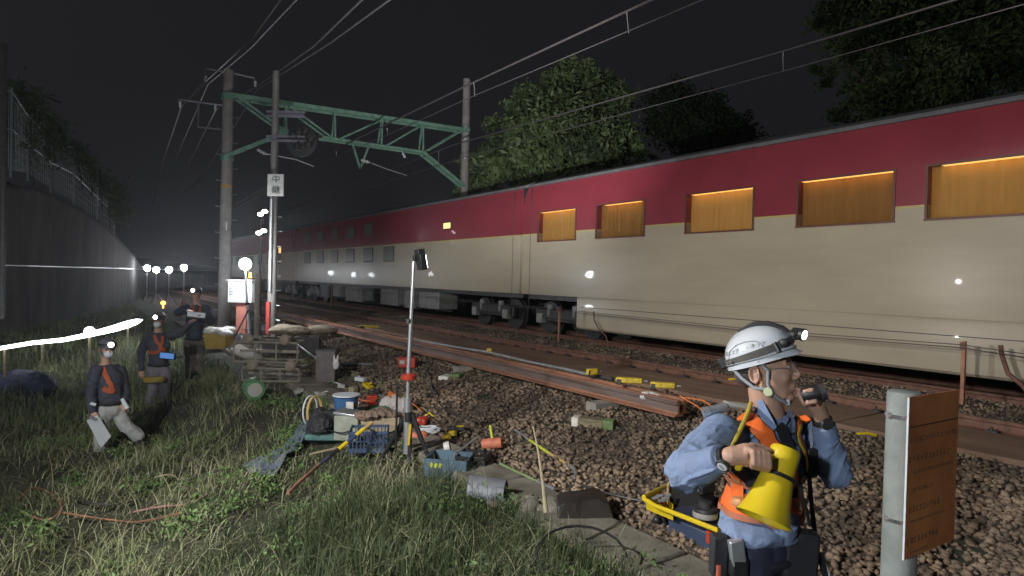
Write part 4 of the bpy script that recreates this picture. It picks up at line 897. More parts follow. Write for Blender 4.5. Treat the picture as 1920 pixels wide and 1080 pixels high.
def helmet(par, H, fr, tilt, shell, scale=1.0, lamp=True, detail=True, lampdir=None, lampst=30):
    f, l, u = fr; q = Matrix.Rotation(math.radians(-tilt), 3, l); f, u = q@f, q@u
    c = H+u*.050*scale-f*.004*scale; rx, ry, rz = .123*scale, .104*scale, .104*scale
    pt = lambda th, ph, k=1.0, dz=0: c+f*(rx*k*math.cos(ph)*math.cos(th))+l*(ry*k*math.cos(ph)*math.sin(th))+u*(rz*k*math.sin(ph)+dz)
    N = 36; rows = [-.22, -.08, .08, .25, .45, .65, .85, 1.05, 1.25, 1.42, 1.5]
    mb = MB()
    def shellv(k, inner=False):
        vs = []
        for r_, ph in enumerate(rows):
            for i in range(N):
                th = 2*math.pi*i/N; kk = k
                if r_ == 0: kk = k*(1.035+.0*math.cos(th)+ (.13 if math.cos(th) > .72 else 0)*1)
                p = pt(th, ph, kk); ridge = .004*max(0, 1-abs(math.sin(th)*math.cos(ph))*9) if ph > .3 else 0
                vs.append(p+u*ridge)
        return vs
    o = shellv(1.0); i_ = shellv(.965); n = len(o); fs = []
    for r_ in range(len(rows)-1):
        for k in range(N): a, b = r_*N+k, r_*N+(k+1) % N; fs.append((a, b, b+N, a+N)); fs.append((n+a, n+a+N, n+b+N, n+b))
    for k in range(N): fs.append((k, n+k, n+(k+1) % N, (k+1) % N))
    t0 = (len(rows)-1)*N; fs.append(tuple(t0+k for k in range(N))); fs.append(tuple(n+t0+k for k in reversed(range(N))))
    h = mb.add(o+i_, fs).build('helmet', shell, par, smooth=50)
    MB().tube([pt(2*math.pi*i/28, -.02, 1.012) for i in range(28)], .004*scale if not detail else .003, 6, closed=True).build('rim_line', M_gstrap if detail else M_strap, h)
    # lamp strap round the shell
    vs = []; fs = []
    for i in range(36):
        th = 2*math.pi*i/36
        for k, dz in ((1.012, -.002), (1.026, -.002), (1.026, .024*scale), (1.012, .024*scale)): vs.append(pt(th, .03+.10*(math.cos(th)), k, dz))
    for i in range(36):
        for k in range(4): fs.append((i*4+k, i*4+(k+1) % 4, ((i+1) % 36)*4+(k+1) % 4, ((i+1) % 36)*4+k))
    MB().add(vs, fs).build('lamp_strap', mat('grey_elastic_strap', (.10, .095, .09), .8, var=.3, scale=60, bump=.1) if detail else M_strap, h)
    if detail:
        MB().tube([pt(math.pi, 1.2, 1.03), pt(0, 1.45, 1.05), pt(0, 1.1, 1.05), pt(0, .7, 1.05), pt(0, .3, 1.05)], [.007, .013, .013, .012, .012], 8).build('top_strap', M_strap, h)
        MB().box(pt(0, .32, 1.10), (.035, .05, .03), ax=(f, l, u)).ball(pt(0, .32, 1.12), (.02, .03, .02), ax=(f, l, u)).build('headlamp_bracket', M_black, h, bevel=.004)
        MB().box(pt(math.pi, .08, 1.07), (.026, .06, .04), ax=(f, l, u)).build('battery_box', M_black, h, bevel=.004)
        MB().box(pt(math.pi, -.02, 1.13), (.008, .03, .02), ax=(f, l, u)).build('rear_light', M_alu, h, bevel=.002)
        MB().tube([pt(-1.0, .0, 1.05), pt(-1.0, .32, 1.03)], .009, 8).build('strap_clip', M_black, h)
        MB().ball(pt(-.75, .22, 1.03), (.02, .01, .016), ax=(f, l, u)).build('strap_clip', M_dark, h)
        # raised side panel with writing
        pl_ = []; 
        for th, ph in ((-2.55, .14), (-2.5, .42), (-2.2, .60), (-1.85, .64), (-1.5, .58), (-1.36, .45), (-1.33, .24)): pl_.append(pt(th, ph, 1.008))
        MB().tube(pl_, .0022, 6).build('side_panel_edge', M_gstrap, h)
        for s_, size, th0, ph0, rise, mt, k in (('㈱エスティ・ネット', .0200, -1.95, .385, .0, mat('green_ink', (.015, .05, .035), .5, bump=0), 1.016), ('GENTOS', .0135, -2.62, .055, .0, mat('grey_ink', (.35, .33, .28), .5, bump=0), 1.032)):
            me = text_mesh(s_, size)
            for v in me.vertices: v.co = pt(th0+v.co.x/.116, ph0-(.0 if rise == 0 else rise)+v.co.y/.112+ (.035*math.sin((v.co.x)/.05) if k < 1.02 else 0), k)
            link('lettering', me, mt, h)
        vs = [pt(th, ph, 1.029) for th in (-3.05, -2.8, -2.5, -2.2) for ph in (-.02, .14)]
        vs = []; fs = []
        for i in range(9):
            th = -3.1+i*.105
            for ph in (-.015, .145): vs.append(pt(th, ph, 1.029))
        for i in range(8): fs.append((i*2, i*2+1, i*2+3, i*2+2))
        MB().add(vs, fs).build('strap_label', M_black, h)
    hd_ = lampdir or f
    lc = pt(0, .30 if detail else .22, 1.22)
    if lamp:
        lm = MB().lathe(lc-hd_*.022, hd_, [(.012, 0), (.018, .004), (.021, .03), (.023, .045), (.018, .046)] if detail else [(.012, 0), (.028, .01), (.034, .045), (.03, .046)], 20).build('headlamp', M_black, h)
        MB().ball(lc+hd_*(.024 if detail else .025), (.0175, .0175, .006) if detail else (.034, .034, .015), ax=(hd_.orthogonal().normalized(), hd_.cross(hd_.orthogonal()).normalized(), hd_), n=18, m=8).build('lamp_lens', emit('headlamp_glass'+('' if detail else '_far'), (.95, .98, 1), lampst), h)
    return h, pt
hh, hpt = helmet(man, HC+fh_[0]*.004, fh_, 15, M_white, lampdir=(fh_[0]*.75-FW*.55-UZ*.25).normalized(), lampst=5)
# chin straps, earbud charm
f, l, u = fh_
for pts in ([hpt(-1.6, -.1, .97), HC+f*.016-l*.083, HC+f*.012-l*.078-u*.045, HC+f*.020-l*.070-u*.075, HC+f*.046-l*.048-u*.106, HC+f*.074-l*.014-u*.126, HC+f*.078+l*.012-u*.125, HC+f*.046+l*.05-u*.10, HC+f*.014+l*.078-u*.05, hpt(1.7, -.1, .97)],
            [hpt(-2.6, -.15, .97), HC-f*.072-l*.064-u*.03, HC-f*.035-l*.076-u*.060, HC+f*.012-l*.078-u*.066]):
    MB().tube(pts, .0062, 8).build('chin_strap', M_gstrap, man)
MB().lathe(HC+f*.012-l*.082-u*.074, -l, [(.013, -.004), (.016, 0), (.013, .004)], 18).build('strap_button', mat('glow_button', (.55, .6, .38), .4), man)
MB().box(HC+f*.070-l*.022-u*.118, (.01, .006, .02), ax=fh_).build('strap_buckle', M_mask, man)
# megaphone (held: a thing of its own)
a, b_ = M(1474, 842, -.36), M(1432, 972, -.42); d = (b_-a).normalized(); Lm = (b_-a).length
mg = thing('megaphone', 'yellow megaphone pointing down in the right hand of the man in front', 'megaphone', a)
MB().lathe(a, d, [(.0, 0), (.040, .0), (.043, .004), (.044, .02), (.046, .08), (.052, Lm*.55), (.064, Lm*.82), (.078, Lm), (.081, Lm+.004), (.077, Lm+.003), (.062, Lm*.82), (.049, Lm*.55), (.041, .05), (0, .05)], 40).build('horn', M_yel, mg, smooth=50)
MB().lathe(a+d*(Lm*.40), d, [(.0500, -.006), (.0525, -.004), (.0535, .004), (.0515, .006)], 36).build('black_band', M_black, mg)
g0 = M(1455, 862, -.37); MB().caps([M(1388, 862, -.40), M(1420, 866, -.425), g0], [.014, .017, .022]).caps([M(1388, 862, -.40), M(1384, 876, -.40)], [.014, .012]).blob('grip', M_yel, mg, vox=.004, it=2)
MB().tube([M(1500, 905, -.36), M(1504, 930, -.36), M(1513, 958, -.33), M(1519, 985, -.30)], .005, 6).build('cord', M_black, mg)
# small black radio at the mouth
rdo = thing('radio', 'small black handheld device held up near the mouth of the man in front', 'radio', M(1520, 738, -.1))
MB().tube([M(1503, 742, -.10), M(1512, 740, -.105), M(1535, 736, -.115), M(1542, 735, -.12)], [.020, .026, .026, .022], 16).build('body', M_black, rdo)
MB().tube([M(1536, 737, -.118), M(1545, 734, -.12)], .029, 14).build('head_ring', M_dark, rdo)
def crom(p, n=5):
    o = []
    for i in range(len(p)-1):
        a, b, c, d = p[max(i-1, 0)], p[i], p[i+1], p[min(i+2, len(p)-1)]
        for k in range(n): t = k/n; o.append(.5*((2*b)+(c-a)*t+(2*a-5*b+4*c-d)*t*t+(3*b-a-3*c+d)*t**3))
    return o+[p[-1]]
# ------------------------------------------------------------------ the three men further off
def worker(name_label, d, head, facing, joints, jacket, trous, hel, lampdir, mask=True, vestpts=(), beltpt=None, lampst=25, tilt=-8):
    """joints: dict of (px, py, dd); d = distance"""
    J = {k: P(v[0], v[1], d+v[2]) for k, v in joints.items()}
    fz = min(J['anR'].z, J['anL'].z)-.09; b = V((J['pel'].x, J['pel'].y, fz))
    t = thing('person', name_label, 'person', b)
    f = facing.normalized(); l = UZ.cross(f); fr = frame(f, tilt=tilt); H = P(head[0], head[1], d)
    bd = MB(); head_pieces(bd, H, fr, J['neck'])
    bd.ball(J['chest'], (.14, .10, .2), ax=(l, f, UZ)).ball(J['pel'], (.13, .09, .14), ax=(l, f, UZ)).tube([J['chest'], J['pel']], .1).ball(J['neck']-UZ*.03, (.15, .07, .05), ax=(l, f, UZ))
    for s in 'RL':
        bd.caps([J['sh'+s], J['el'+s], J['wr'+s]], [.05, .04, .028]); bd.caps([J['pel']-UZ*.03+l*(.09 if s == 'L' else -.09), J['kn'+s], J['an'+s]], [.07, .055, .04])
        w = J['wr'+s]; dr = (w-J['el'+s]).normalized(); sd = dr.cross(UZ if abs(dr.z) < .9 else FW).normalized(); hh2 = w+dr*.05
        bd.ball(hh2, (.024, .036, .045), ax=(dr.cross(sd), sd, dr))
        for k in range(4): a = hh2+dr*.03+sd*(.024-.016*k); finger(bd, [a, a+dr*.032+dr.cross(sd)*.008, a+dr*.045+dr.cross(sd)*.03], .0105, .009)
        finger(bd, [hh2+sd*.03-dr*.02, hh2+sd*.05+dr*.015, hh2+sd*.045+dr*.035+dr.cross(sd)*.015], .012, .009)
    bd.blob('body', M_skin, t, vox=.0075, it=2, fac=.4)
    to = MB(); to.ball(J['neck']-UZ*.045, (.17, .095, .06), ax=(l, f, UZ)).ball(J['chest'], (.18, .125, .19), ax=(l, f, UZ)).tube([J['chest'], J['pel']+UZ*.03], [.145, .145], 20).tube([J['neck']-UZ*.04, J['neck']+UZ*.01], [.09, .075])
    x = MB(); x.v = list(to.v); x.f = list(to.f); tmp = x.blob('t', M_navy, None, vox=.012, it=5); TBv = bvh_of(tmp); bpy.data.objects.remove(tmp)
    for s in 'RL': to.caps([J['sh'+s], J['sh'+s].lerp(J['el'+s], .5), J['el'+s], J['el'+s].lerp(J['wr'+s], .95)], [.078, .072, .064, .045])
    to.blob('jacket', jacket, t, vox=.011, it=4, wrinkle=wrink(.014, (7, 7, 14), d))
    tr = MB().ball(J['pel']-UZ*.04, (.16, .125, .13), ax=(l, f, UZ))
    for s in 'RL':
        h0 = J['pel']-UZ*.05+l*(.09 if s == 'L' else -.09); tr.caps([h0, h0.lerp(J['kn'+s], .5), J['kn'+s], J['an'+s]+UZ*.05], [.10, .10, .085, .085])
        tv_ = J['an'+s]; MB().caps([tv_+UZ*.05, tv_-UZ*.03, tv_+f*.15-UZ*.06], [.06, .055, .045]).blob('boot', M_boot, t, vox=.012, it=3)
    tr.blob('trousers', trous, t, vox=.011, it=4, wrinkle=wrink(.016, (7, 7, 12), d))
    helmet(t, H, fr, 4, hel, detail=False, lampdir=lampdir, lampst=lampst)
    for s in (-1, 1): MB().tube([H+fr[0]*.0+fr[1]*s*.085+fr[2]*.03, H+fr[0]*.03+fr[1]*s*.068-fr[2]*.06, H+fr[0]*.06-fr[2]*.122], .006, 6).build('chin_strap', M_strap, t)
    if mask:
        mk = MB().ball(H+fr[0]*.070-fr[2]*.055, (.052, .060, .055), ax=fr, n=18, m=12); mk.blob('face_mask', M_mask, t, vox=.006, it=2)
    for s in (-1, 1): MB().ball(H+fr[0]*.078+fr[1]*s*.031+fr[2]*.004, .011).build('eye', mat('dark_iris', (.02, .012, .01)), t)
    for pts, w_ in vestpts: band(TBv, [P(x_, y_, d+dd) for x_, y_, dd in pts], w_, .016).build('vest_band', mat('dim_orange_cloth', (.42, .085, .025), .7), t)  # orange darkened to stand for the weaker light on these men
    bl = [J['pel']+UZ*.06+l*math.cos(g)*.158+f*math.sin(g)*.140 for g in [k*math.pi/10 for k in range(20)]]
    MB().tube(bl, .02, 8, closed=True).build('belt', M_strap, t)
    return t, J, fr, H, l, f
# nearest of the three: walking, white board in his right hand
d = 8.5
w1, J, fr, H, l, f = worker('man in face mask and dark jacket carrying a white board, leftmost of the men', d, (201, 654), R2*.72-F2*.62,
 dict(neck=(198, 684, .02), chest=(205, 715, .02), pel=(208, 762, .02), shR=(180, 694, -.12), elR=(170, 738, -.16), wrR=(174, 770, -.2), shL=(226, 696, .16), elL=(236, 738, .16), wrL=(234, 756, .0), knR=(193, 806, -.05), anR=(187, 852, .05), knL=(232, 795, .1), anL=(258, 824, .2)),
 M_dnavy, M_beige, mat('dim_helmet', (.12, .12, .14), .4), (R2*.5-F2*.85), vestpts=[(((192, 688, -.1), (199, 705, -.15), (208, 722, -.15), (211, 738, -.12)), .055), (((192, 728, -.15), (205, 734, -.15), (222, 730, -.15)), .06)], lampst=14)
c = P(184, 797, d-.26); tb2 = thing('clipboard', 'white board hanging from the right hand of the leftmost man', 'board', c)
u = (P(199, 812, d-.2)-P(168, 790, d-.3)).normalized(); w = (P(199, 812, d-.2)-P(184, 776, d-.25)); w = (w-u*w.dot(u)).normalized()
q = [P(163, 788, d-.30), P(184, 778, d-.28), P(209, 818, d-.2), P(190, 840, d-.22)]
MB().prism(q, -FW*.008).build('sheet', mat('white_board', (.55, .58, .60), .5, var=.05, bump=0), tb2); MB().box(P(174, 784, d-.31), (.09, .02, .03), tilt=20).build('clip', M_alu, tb2)
c = P(237, 762, d-.06); tb3 = thing('handheld_lamp', 'small white torch in the left hand of the leftmost man', 'torch', c)
MB().tube([P(229, 748, d-.08), P(240, 768, d-.1)], [.024, .03], 12).build('barrel', M_mask, tb3); MB().tube([P(239, 766, d-.1), P(242, 772, d-.1)], [.032, .034], 12).build('head', M_dark, tb3)
MB().tube([P(166, 760, d-.16), P(172, 757, d-.24), P(180, 759, d-.22)], .02, 8).build('wrist_watch', M_mask, w1)
# second man: left arm stretched out to the right
d = 10.9
w2, J, fr, H, l, f = worker('man with headlamp reaching one arm out over a blue-lit panel, middle of the three', d, (297, 601), R2*.25-F2*.97,
 dict(neck=(296, 624, .02), chest=(298, 650, .02), pel=(298, 690, .02), shR=(277, 631, -.02), elR=(264, 664, .0), wrR=(266, 694, -.12), shL=(321, 630, .05), elL=(338, 624, -.1), wrL=(356, 606, -.2), knR=(287, 726, -.02), anR=(282, 762, .05), knL=(310, 724, .02), anL=(309, 758, .08)),
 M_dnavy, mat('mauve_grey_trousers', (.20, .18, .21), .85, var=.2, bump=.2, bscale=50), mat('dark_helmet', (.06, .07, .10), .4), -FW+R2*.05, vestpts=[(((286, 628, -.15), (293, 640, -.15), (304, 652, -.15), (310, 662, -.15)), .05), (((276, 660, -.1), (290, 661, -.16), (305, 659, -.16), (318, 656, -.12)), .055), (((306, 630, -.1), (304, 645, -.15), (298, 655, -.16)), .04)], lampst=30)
c = P(314, 667, d-.25); tp_ = thing('tablet', 'blue-glowing flat panel held at the waist of the middle man', 'tablet', c)
MB().box(c, (.27, .03, .12), ax=(RR, FW, UU), tilt=6).build('case', M_black, tp_, bevel=.006); MB().box(c-FW*.018, (.23, .004, .09), ax=(RR, FW, UU), tilt=6).build('screen', emit('blue_screen', (.15, .35, .85), .55), tp_)
MB().tube([P(326, 672, d-.2), P(342, 668, d-.2)], .012, 6).build('cord', M_black, tp_)
c = P(290, 712, d-.16); tag(MB().box(c, (.34, .10, .10), ax=(RR, FW, UU)).build('tool_pouch', mat('dull_yellow_cloth', (.33, .24, .05), .8, var=.3, scale=8), org=c, bevel=.02), 'dull yellow tool pouch hanging before the thighs of the middle man', 'pouch')
c = P(306, 568, d-.05); tag(MB().ball(c, (.04, .04, .035)).tube([c, c-UZ*.09], .012).build('beacon_lamp', emit('amber_beacon', (1, .45, .08), 5), org=c), 'tiny amber beacon light above the helmet of the middle man', 'beacon')
# third man: both arms bent in front
d = 12.2
w3, J, fr, H, l, f = worker('man with white headlamp holding papers at the chest, standing before the concrete pole', d, (368, 551), R2*.12-F2*.99,
 dict(neck=(368, 572, .02), chest=(366, 598, .02), pel=(364, 640, .02), shR=(349, 578, -.02), elR=(332, 586, -.15), wrR=(352, 583, -.32), shL=(386, 578, .02), elL=(394, 604, -.05), wrL=(380, 594, -.3), knR=(356, 672, -.02), anR=(356, 706, .02), knL=(373, 671, .0), anL=(374, 703, .05)),
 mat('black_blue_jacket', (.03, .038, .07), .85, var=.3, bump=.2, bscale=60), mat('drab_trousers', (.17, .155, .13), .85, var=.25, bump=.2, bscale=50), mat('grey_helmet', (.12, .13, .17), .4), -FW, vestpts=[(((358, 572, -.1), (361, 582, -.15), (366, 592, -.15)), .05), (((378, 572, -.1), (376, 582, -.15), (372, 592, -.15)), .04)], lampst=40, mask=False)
c = P(368, 590, d-.40); tpp = thing('papers', 'lit white papers held before the chest of the man by the concrete pole', 'papers', c)
MB().box(c, (.33, .005, .09), ax=(RR, FW, UU), tilt=6).build('sheet', mat('lit_paper', (.8, .85, .95), .6), tpp); MB().box(c-UU*.01+FW*.01, (.35, .012, .12), ax=(RR, FW, UU), tilt=6).build('board', M_dark, tpp)
lightobj('headlamp_beam', 'SPOT', P(368, 545, 12.0), 14, (.9, .95, 1), tpp, c, 60, .6, .02)

# ------------------------------------------------------------------ concrete post with orange board at right
dS = 2.8; a = P(1686, 1085, dS); b_ = P(1694, 732, dS)
xx, yy = (a.x+b_.x)/2, (a.y+b_.y)/2; bs = V((xx, yy, float(tz(xx, yy))))
post = thing('concrete_post', 'pale round concrete post with steel bands at right, carrying the orange board', 'post', bs)
MB().lathe(bs-UZ*.2, UZ, [(.072, 0), (.067, b_.z-bs.z+.185), (.064, b_.z-bs.z+.195), (.055, b_.z-bs.z+.2)], 32).build('shaft', mat('pale_concrete', (.24, .265, .255), .85, var=.3, scale=5, bump=.15, bscale=90), post)
n0 = P(1704, 745, dS-.18); n1 = P(1797, 737, dS+.05); hv = UZ
right = (n1-n0); right.z = 0; wd = right.length; right.normalize(); nrm = right.cross(UZ); 
if nrm.dot(FW) > 0: nrm = -nrm
H0 = n0.z-P(1692, 1052, dS-.18).z
bc = n0+right*wd/2-UZ*H0/2
bd_ = thing('notice_board', 'weathered orange notice board strapped to the concrete post, faded black lines of writing', 'sign', bc)
M_board = mat('orange_board_paint', (.50, .20, .065), .55, var=.3, scale=3.5, bump=.05, col2=(.30, .10, .04), stretch=(1, 1, .6))
MB().box(bc, (wd, .006, H0), ax=(right, nrm, UZ)).build('panel', M_board, bd_)
MB().box(n0-UZ*H0/2-right*.0015, (.003, .0075, H0), ax=(right, nrm, UZ)).build('white_edge', M_mask, bd_)
ink = mat('faded_ink', (.12, .06, .035), .7, bump=0)
MB().box(bc+UZ*(H0/2-.125)+nrm*.004, (wd*.99, .002, .006), ax=(right, nrm, UZ)).build('rule_line', ink, bd_)
rr = random.Random(4)
for z0, x0, x1, hh_ in ((.18, .04, .95, .022), (.26, .02, .8, .028), (.315, .1, .9, .014), (.39, .08, .5, .018), (.47, .05, .62, .026), (.52, .1, .8, .012), (.60, .03, .6, .026), (.65, .1, .45, .012)):
    x = x0*wd; mb = MB()
    while x < x1*wd:
        wch = hh_*rr.uniform(.6, .95)
        for k in range(3):
            if rr.random() < .85: mb.box(n0+right*(x+wch/2)-UZ*(z0+hh_*(k-1)*.33)+nrm*.004, (wch*rr.uniform(.5, 1), .0012, hh_*.14), ax=(right, nrm, UZ))
        if rr.random() < .8: mb.box(n0+right*(x+wch*rr.uniform(.2, .8))-UZ*z0+nrm*.0045, (hh_*.14, .0012, hh_*.9), ax=(right, nrm, UZ))
        x += hh_*1.15
    if mb.v: mb.build('faded_writing', ink, bd_, smooth=0)
for z in (n0.z-.105, n0.z-.555):
    rg = [V((xx, yy, z))+V((math.cos(g), math.sin(g), 0))*.0705+UZ*(.004*math.cos(g)) for g in [k*math.pi/16 for k in range(32)]]
    vs = []; fs = []
    for p in rg: o_ = (p-V((xx, yy, p.z))).normalized(); vs += [p-UZ*.008, p+o_*.0025-UZ*.008, p+o_*.0025+UZ*.008, p+UZ*.008]
    for i in range(32):
        for k in range(4): fs.append((i*4+k, i*4+(k+1) % 4, ((i+1) % 32)*4+(k+1) % 4, ((i+1) % 32)*4+k))
    bnd = MB().add(vs, fs).build('steel_band', mat('shiny_band', (.75, .77, .8), .22, .95, var=.05, bump=0), post)
    e = V((xx, yy, z))-RR*.072; MB().box(e-FW*.01, (.014, .02, .024)).tube([e-FW*.03, e+FW*.012], .005, 6).build('band_screw', M_alu, bnd)
    e = V((xx, yy, z))+(-FW*.95+RR*.3)  .normalized()*.075; MB().box(e, (.026, .006, .022), ax=(RR, FW, UU)).build('buckle', M_alu, bnd)

# ------------------------------------------------------------------ machine with yellow tray behind the man
c = GT(1290, 985); 
mc = thing('rail_machine', 'engine-driven rail tool with a yellow frame tray and dark blue skirt behind the man', 'machine', c)
dm = (c-CAM).dot(FW)
def K(x, y, dd=0): return P(x, y, dm+dd)
tr_pts = [K(1207, 935, .0), K(1228, 948, -.12), K(1300, 976, -.42), K(1345, 994, -.6)]
back = [K(1207, 932, .0), K(1240, 915, .38), K(1262, 908, .55)]
MB().tube(tr_pts+[K(1365, 985, -.5), K(1352, 975, -.3)], .018, 10).build('front_rail', M_yel, mc); MB().tube(back, .018, 10).build('back_rail', M_yel, mc)
mt = MB(); mt.add([K(1210, 937, 0), K(1262, 962, -.2), K(1262, 946, .1), K(1238, 918, .35), K(1212, 955, .02), K(1262, 976, -.18), K(1262, 960, .1), K(1240, 935, .35)], [(4, 5, 6, 7), (0, 1, 5, 4), (1, 2, 6, 5), (2, 3, 7, 6), (3, 0, 4, 7)])
mt.build('tray', M_yel, mc, smooth=0)
for x, y, dd in ((1228, 935, .05), (1236, 931, .08), (1247, 936, .0), (1240, 940, -.02), (1250, 930, .1)): 
    q = K(x, y, dd); sk = MB().tube([q-R2*.025, q+R2*.03+UZ*.01], .014, 10).build('socket', M_alu, mc)
q0, q1 = K(1262, 957, .0), K(1345, 985, -.35); ax1 = (q1-q0); ax1.z = 0; ax1.normalize(); ay1 = UZ.cross(ax1)
MB().box((q0+q1)/2-UZ*.02+ay1*.10, ((q1-q0).length, .34, .05), ax=(ax1, ay1, UZ)).build('deck', M_navy, mc, bevel=.01)
MB().box((q0+q1)/2-UZ*.14+ay1*.08, ((q1-q0).length*.95, .30, .22), ax=(ax1, ay1, UZ)).build('skirt', mat('dark_blue_plastic', (.045, .065, .12), .5, var=.3, scale=6), mc, bevel=.02)
MB().box(K(1332, 1008, -.45), (.06, .03, .09), ax=(ax1, ay1, UZ)).build('red_marker', M_red2, mc, bevel=.005)
e0 = K(1305, 905, .0)
MB().prism([K(1252, 900, .25), K(1268, 893, .2), K(1330, 893, -.1), K(1330, 960, -.1), K(1262, 950, .2), K(1255, 945, .25)], ay1*.06).build('back_plate', M_black, mc)
MB().tube([K(1252, 953, .2), K(1253, 908, .22), K(1264, 892, .18)], .012, 8).build('guard_tube', mat('tan_paint', (.45, .33, .15), .5), mc)
MB().box(K(1312, 908, -.12), (.16, .14, .11), ax=(ax1, ay1, UZ)).build('engine_block', M_dark, mc, bevel=.015)
MB().box(K(1306, 912, -.2), (.06, .02, .05), ax=(ax1, ay1, UZ)).build('engine_plate', M_grey_t, mc, bevel=.003)
MB().lathe(K(1322, 968, -.25), UZ, [(.03, .12), (.05, .11), (.05, .07), (.085, .065), (.09, .05), (.09, 0), (.08, -.005)], 24).build('flywheel', M_dark, mc)
MB().lathe(K(1322, 968, -.25), UZ, [(.0905, .0), (.0915, .004), (.0915, .035), (.0905, .04)], 24).build('flywheel_ring', M_grey_t, mc)
MB().tube([K(1243, 945, .15), K(1243, 925, .15)], .012, 8).build('red_lever', M_red2, mc)
for x, y in ((1232, 975), (1245, 985)): 
    q = K(x, y, .05); MB().ball(q, .035).tube([q, q+UZ*.12], .012).build('caster', M_black, mc)

# ------------------------------------------------------------------ things lying about
M_or = mat('orange_rubber', (.60, .19, .11), .6, var=.2, scale=12, bump=.1)
M_bag = mat('clear_bag', (.62, .6, .6), .35, var=.25, scale=14, bump=.8, bscale=14)
M_orc = mat('orange_cord', (.62, .18, .05), .6, var=.15, bump=0)
M_blue = mat('blue_plastic', (.055, .085, .16), .45, var=.3, scale=10, bump=.1)
M_blue2 = mat('bright_blue_plastic', (.05, .13, .29), .45, var=.2, scale=10, bump=.1)
M_teal = mat('teal_cloth', (.09, .19, .18), .85, var=.3, scale=12, bump=.4)
M_grn = mat('green_plastic', (.07, .20, .09), .5, var=.3, scale=14, bump=.1)
M_tarp = mat('blue_grey_tarp', (.13, .17, .23), .6, var=.3, scale=5, bump=.5, bscale=12)
M_gold2 = mat('tan_ring', (.50, .36, .14), .6, var=.2)
M_lime = mat('lime_yellow', (.55, .62, .06), .5, var=.15, bump=.05)
M_bamboo = mat('bare_stick', (.36, .30, .20), .8, var=.25, scale=12, bump=.2)
M_yt = mat('dirty_yellow', (.55, .40, .03), .55, var=.45, scale=14, bump=.15)
def one(name, label, cat, mb, m, org, group=None, **k):
    o = mb.build(name, m, org=org, **k); return tag(o, label, cat, group)
# on / beside the spare rails
def RT(px, py): return PX(px, py, 5.95)
pts = [PX(x, y, 6.12) for x, y in ((758, 634), (850, 650), (915, 660), (990, 678), (1060, 692), (1110, 704))]
pp = thing('pipe', 'long silver pipe with yellow clamp lying along the spare rails', 'pipe', pts[0]); MB().tube(pts, .022, 10).build('tube', M_steel, pp); MB().tube([PX(1110, 704, 6.12), PX(1150, 711, 6.12)], .028, 10).build('dark_sleeve', M_dark, pp)
MB().box(PX(917, 656, 6.12), (.09, .05, .06)).build('clamp', M_yt, pp, bevel=.008)
ytools = [((1110, 697), (.16, .07, .09), 25, 'yellow clamp tool standing upright on the spare rails at the pipe end'), ((1180, 713), (.34, .10, .07), -15, 'fuzzy yellow tool lying between pipe end and plastic bag'), ((1243, 722), (.30, .09, .07), -18, 'bright yellow long tool behind the plastic bag on the rails'), ((693, 612), (.5, .06, .06), -12, 'yellow spirit-level-like bar lying far along the spare rails')]
for (px, py), sz, sp_, lb in ytools:
    c = RT(px, py); t = thing('hand_tool', lb, 'tool', c, 'yellow tools on the spare rails')
    MB().box(c, sz, spin=sp_).build('housing', M_yt, t, bevel=.015); q = Matrix.Rotation(math.radians(sp_), 3, UZ)@R2
    MB().box(c-q*sz[0]*.38-UZ*.02, (sz[0]*.2, sz[1]*1.05, sz[2]*1.05), spin=sp_).build('grip', M_dark, t, bevel=.01)
    MB().tube([c+q*sz[0]*.45, c+q*(sz[0]*.45+.08)], .012, 8).build('handle', M_steel, t)
c = RT(1225, 742); mb = MB()
for k in range(9): mb.ball(c+R2*rr.uniform(-.12, .13)+F2*rr.uniform(-.03, .03)+UZ*rr.uniform(-.02, .02), (.07, .05, .035))
o = mb.blob('plastic_bag', M_bag, None, vox=.008, it=3, wrinkle=wrink(.010, (22, 22, 30))); o.data.transform(Matrix.Translation(-c)); o.location = c; tag(o, 'crumpled clear plastic bag lying on the end of the spare rails', 'plastic bag')
for i, pts in enumerate((((1275, 742), (1290, 752), (1305, 760), (1318, 772)), ((1280, 745), (1300, 748), (1320, 752), (1335, 765), (1330, 778)), ((1312, 790), (1318, 800), (1316, 818), (1310, 832)))):
    P3 = [PX(x, y, 5.75) for x, y in pts]; one('extension_lead', ('orange cord looping down off the rail end, left strand', 'orange cord looping off the rail end towards the shoulder torch', 'orange cord hanging behind the shoulder of the man in front')[i], 'cord', MB().tube(crom(P3), .009, 6), M_orc, P3[0], 'orange cords at the rail end')
for i, (px, py) in enumerate(((1380, 712), (1625, 815), (1292, 738))):
    c = (PX(px, py, 7.4) if i != 1 else GT(px, py, .03)); one('yellow_marker', ('small yellow marker on the brown slabs left of the white helmet', 'yellow strap scrap on stones left of the concrete post', 'tiny yellow scrap beside the orange cords')[i], 'marker', MB().tube([c-R2*.10, c+UZ*.015, c+R2*.10-UZ*.005], (.015, .02, .015)[i], 8), M_yel, c)
# hammer: orange rubber mallet with the yellow handle pointing up
c = GT(922, 838, .03); d_ = (c-CAM).dot(FW); t = thing('mallet', 'big orange rubber mallet with short yellow handle standing up from the stones', 'mallet', c)
a, b_ = P(904, 833, d_), P(942, 830, d_-.05); ax_m = (b_-a).normalized(); MB().lathe(a, ax_m, [(.04, 0), (.056, .006), (.060, .03), (.060, (b_-a).length-.03), (.056, (b_-a).length-.006), (.04, (b_-a).length)], 24).build('head', M_or, t)
MB().tube([P(923, 822, d_), P(919, 797, d_+.05)], .015, 10).build('handle', M_lime, t)
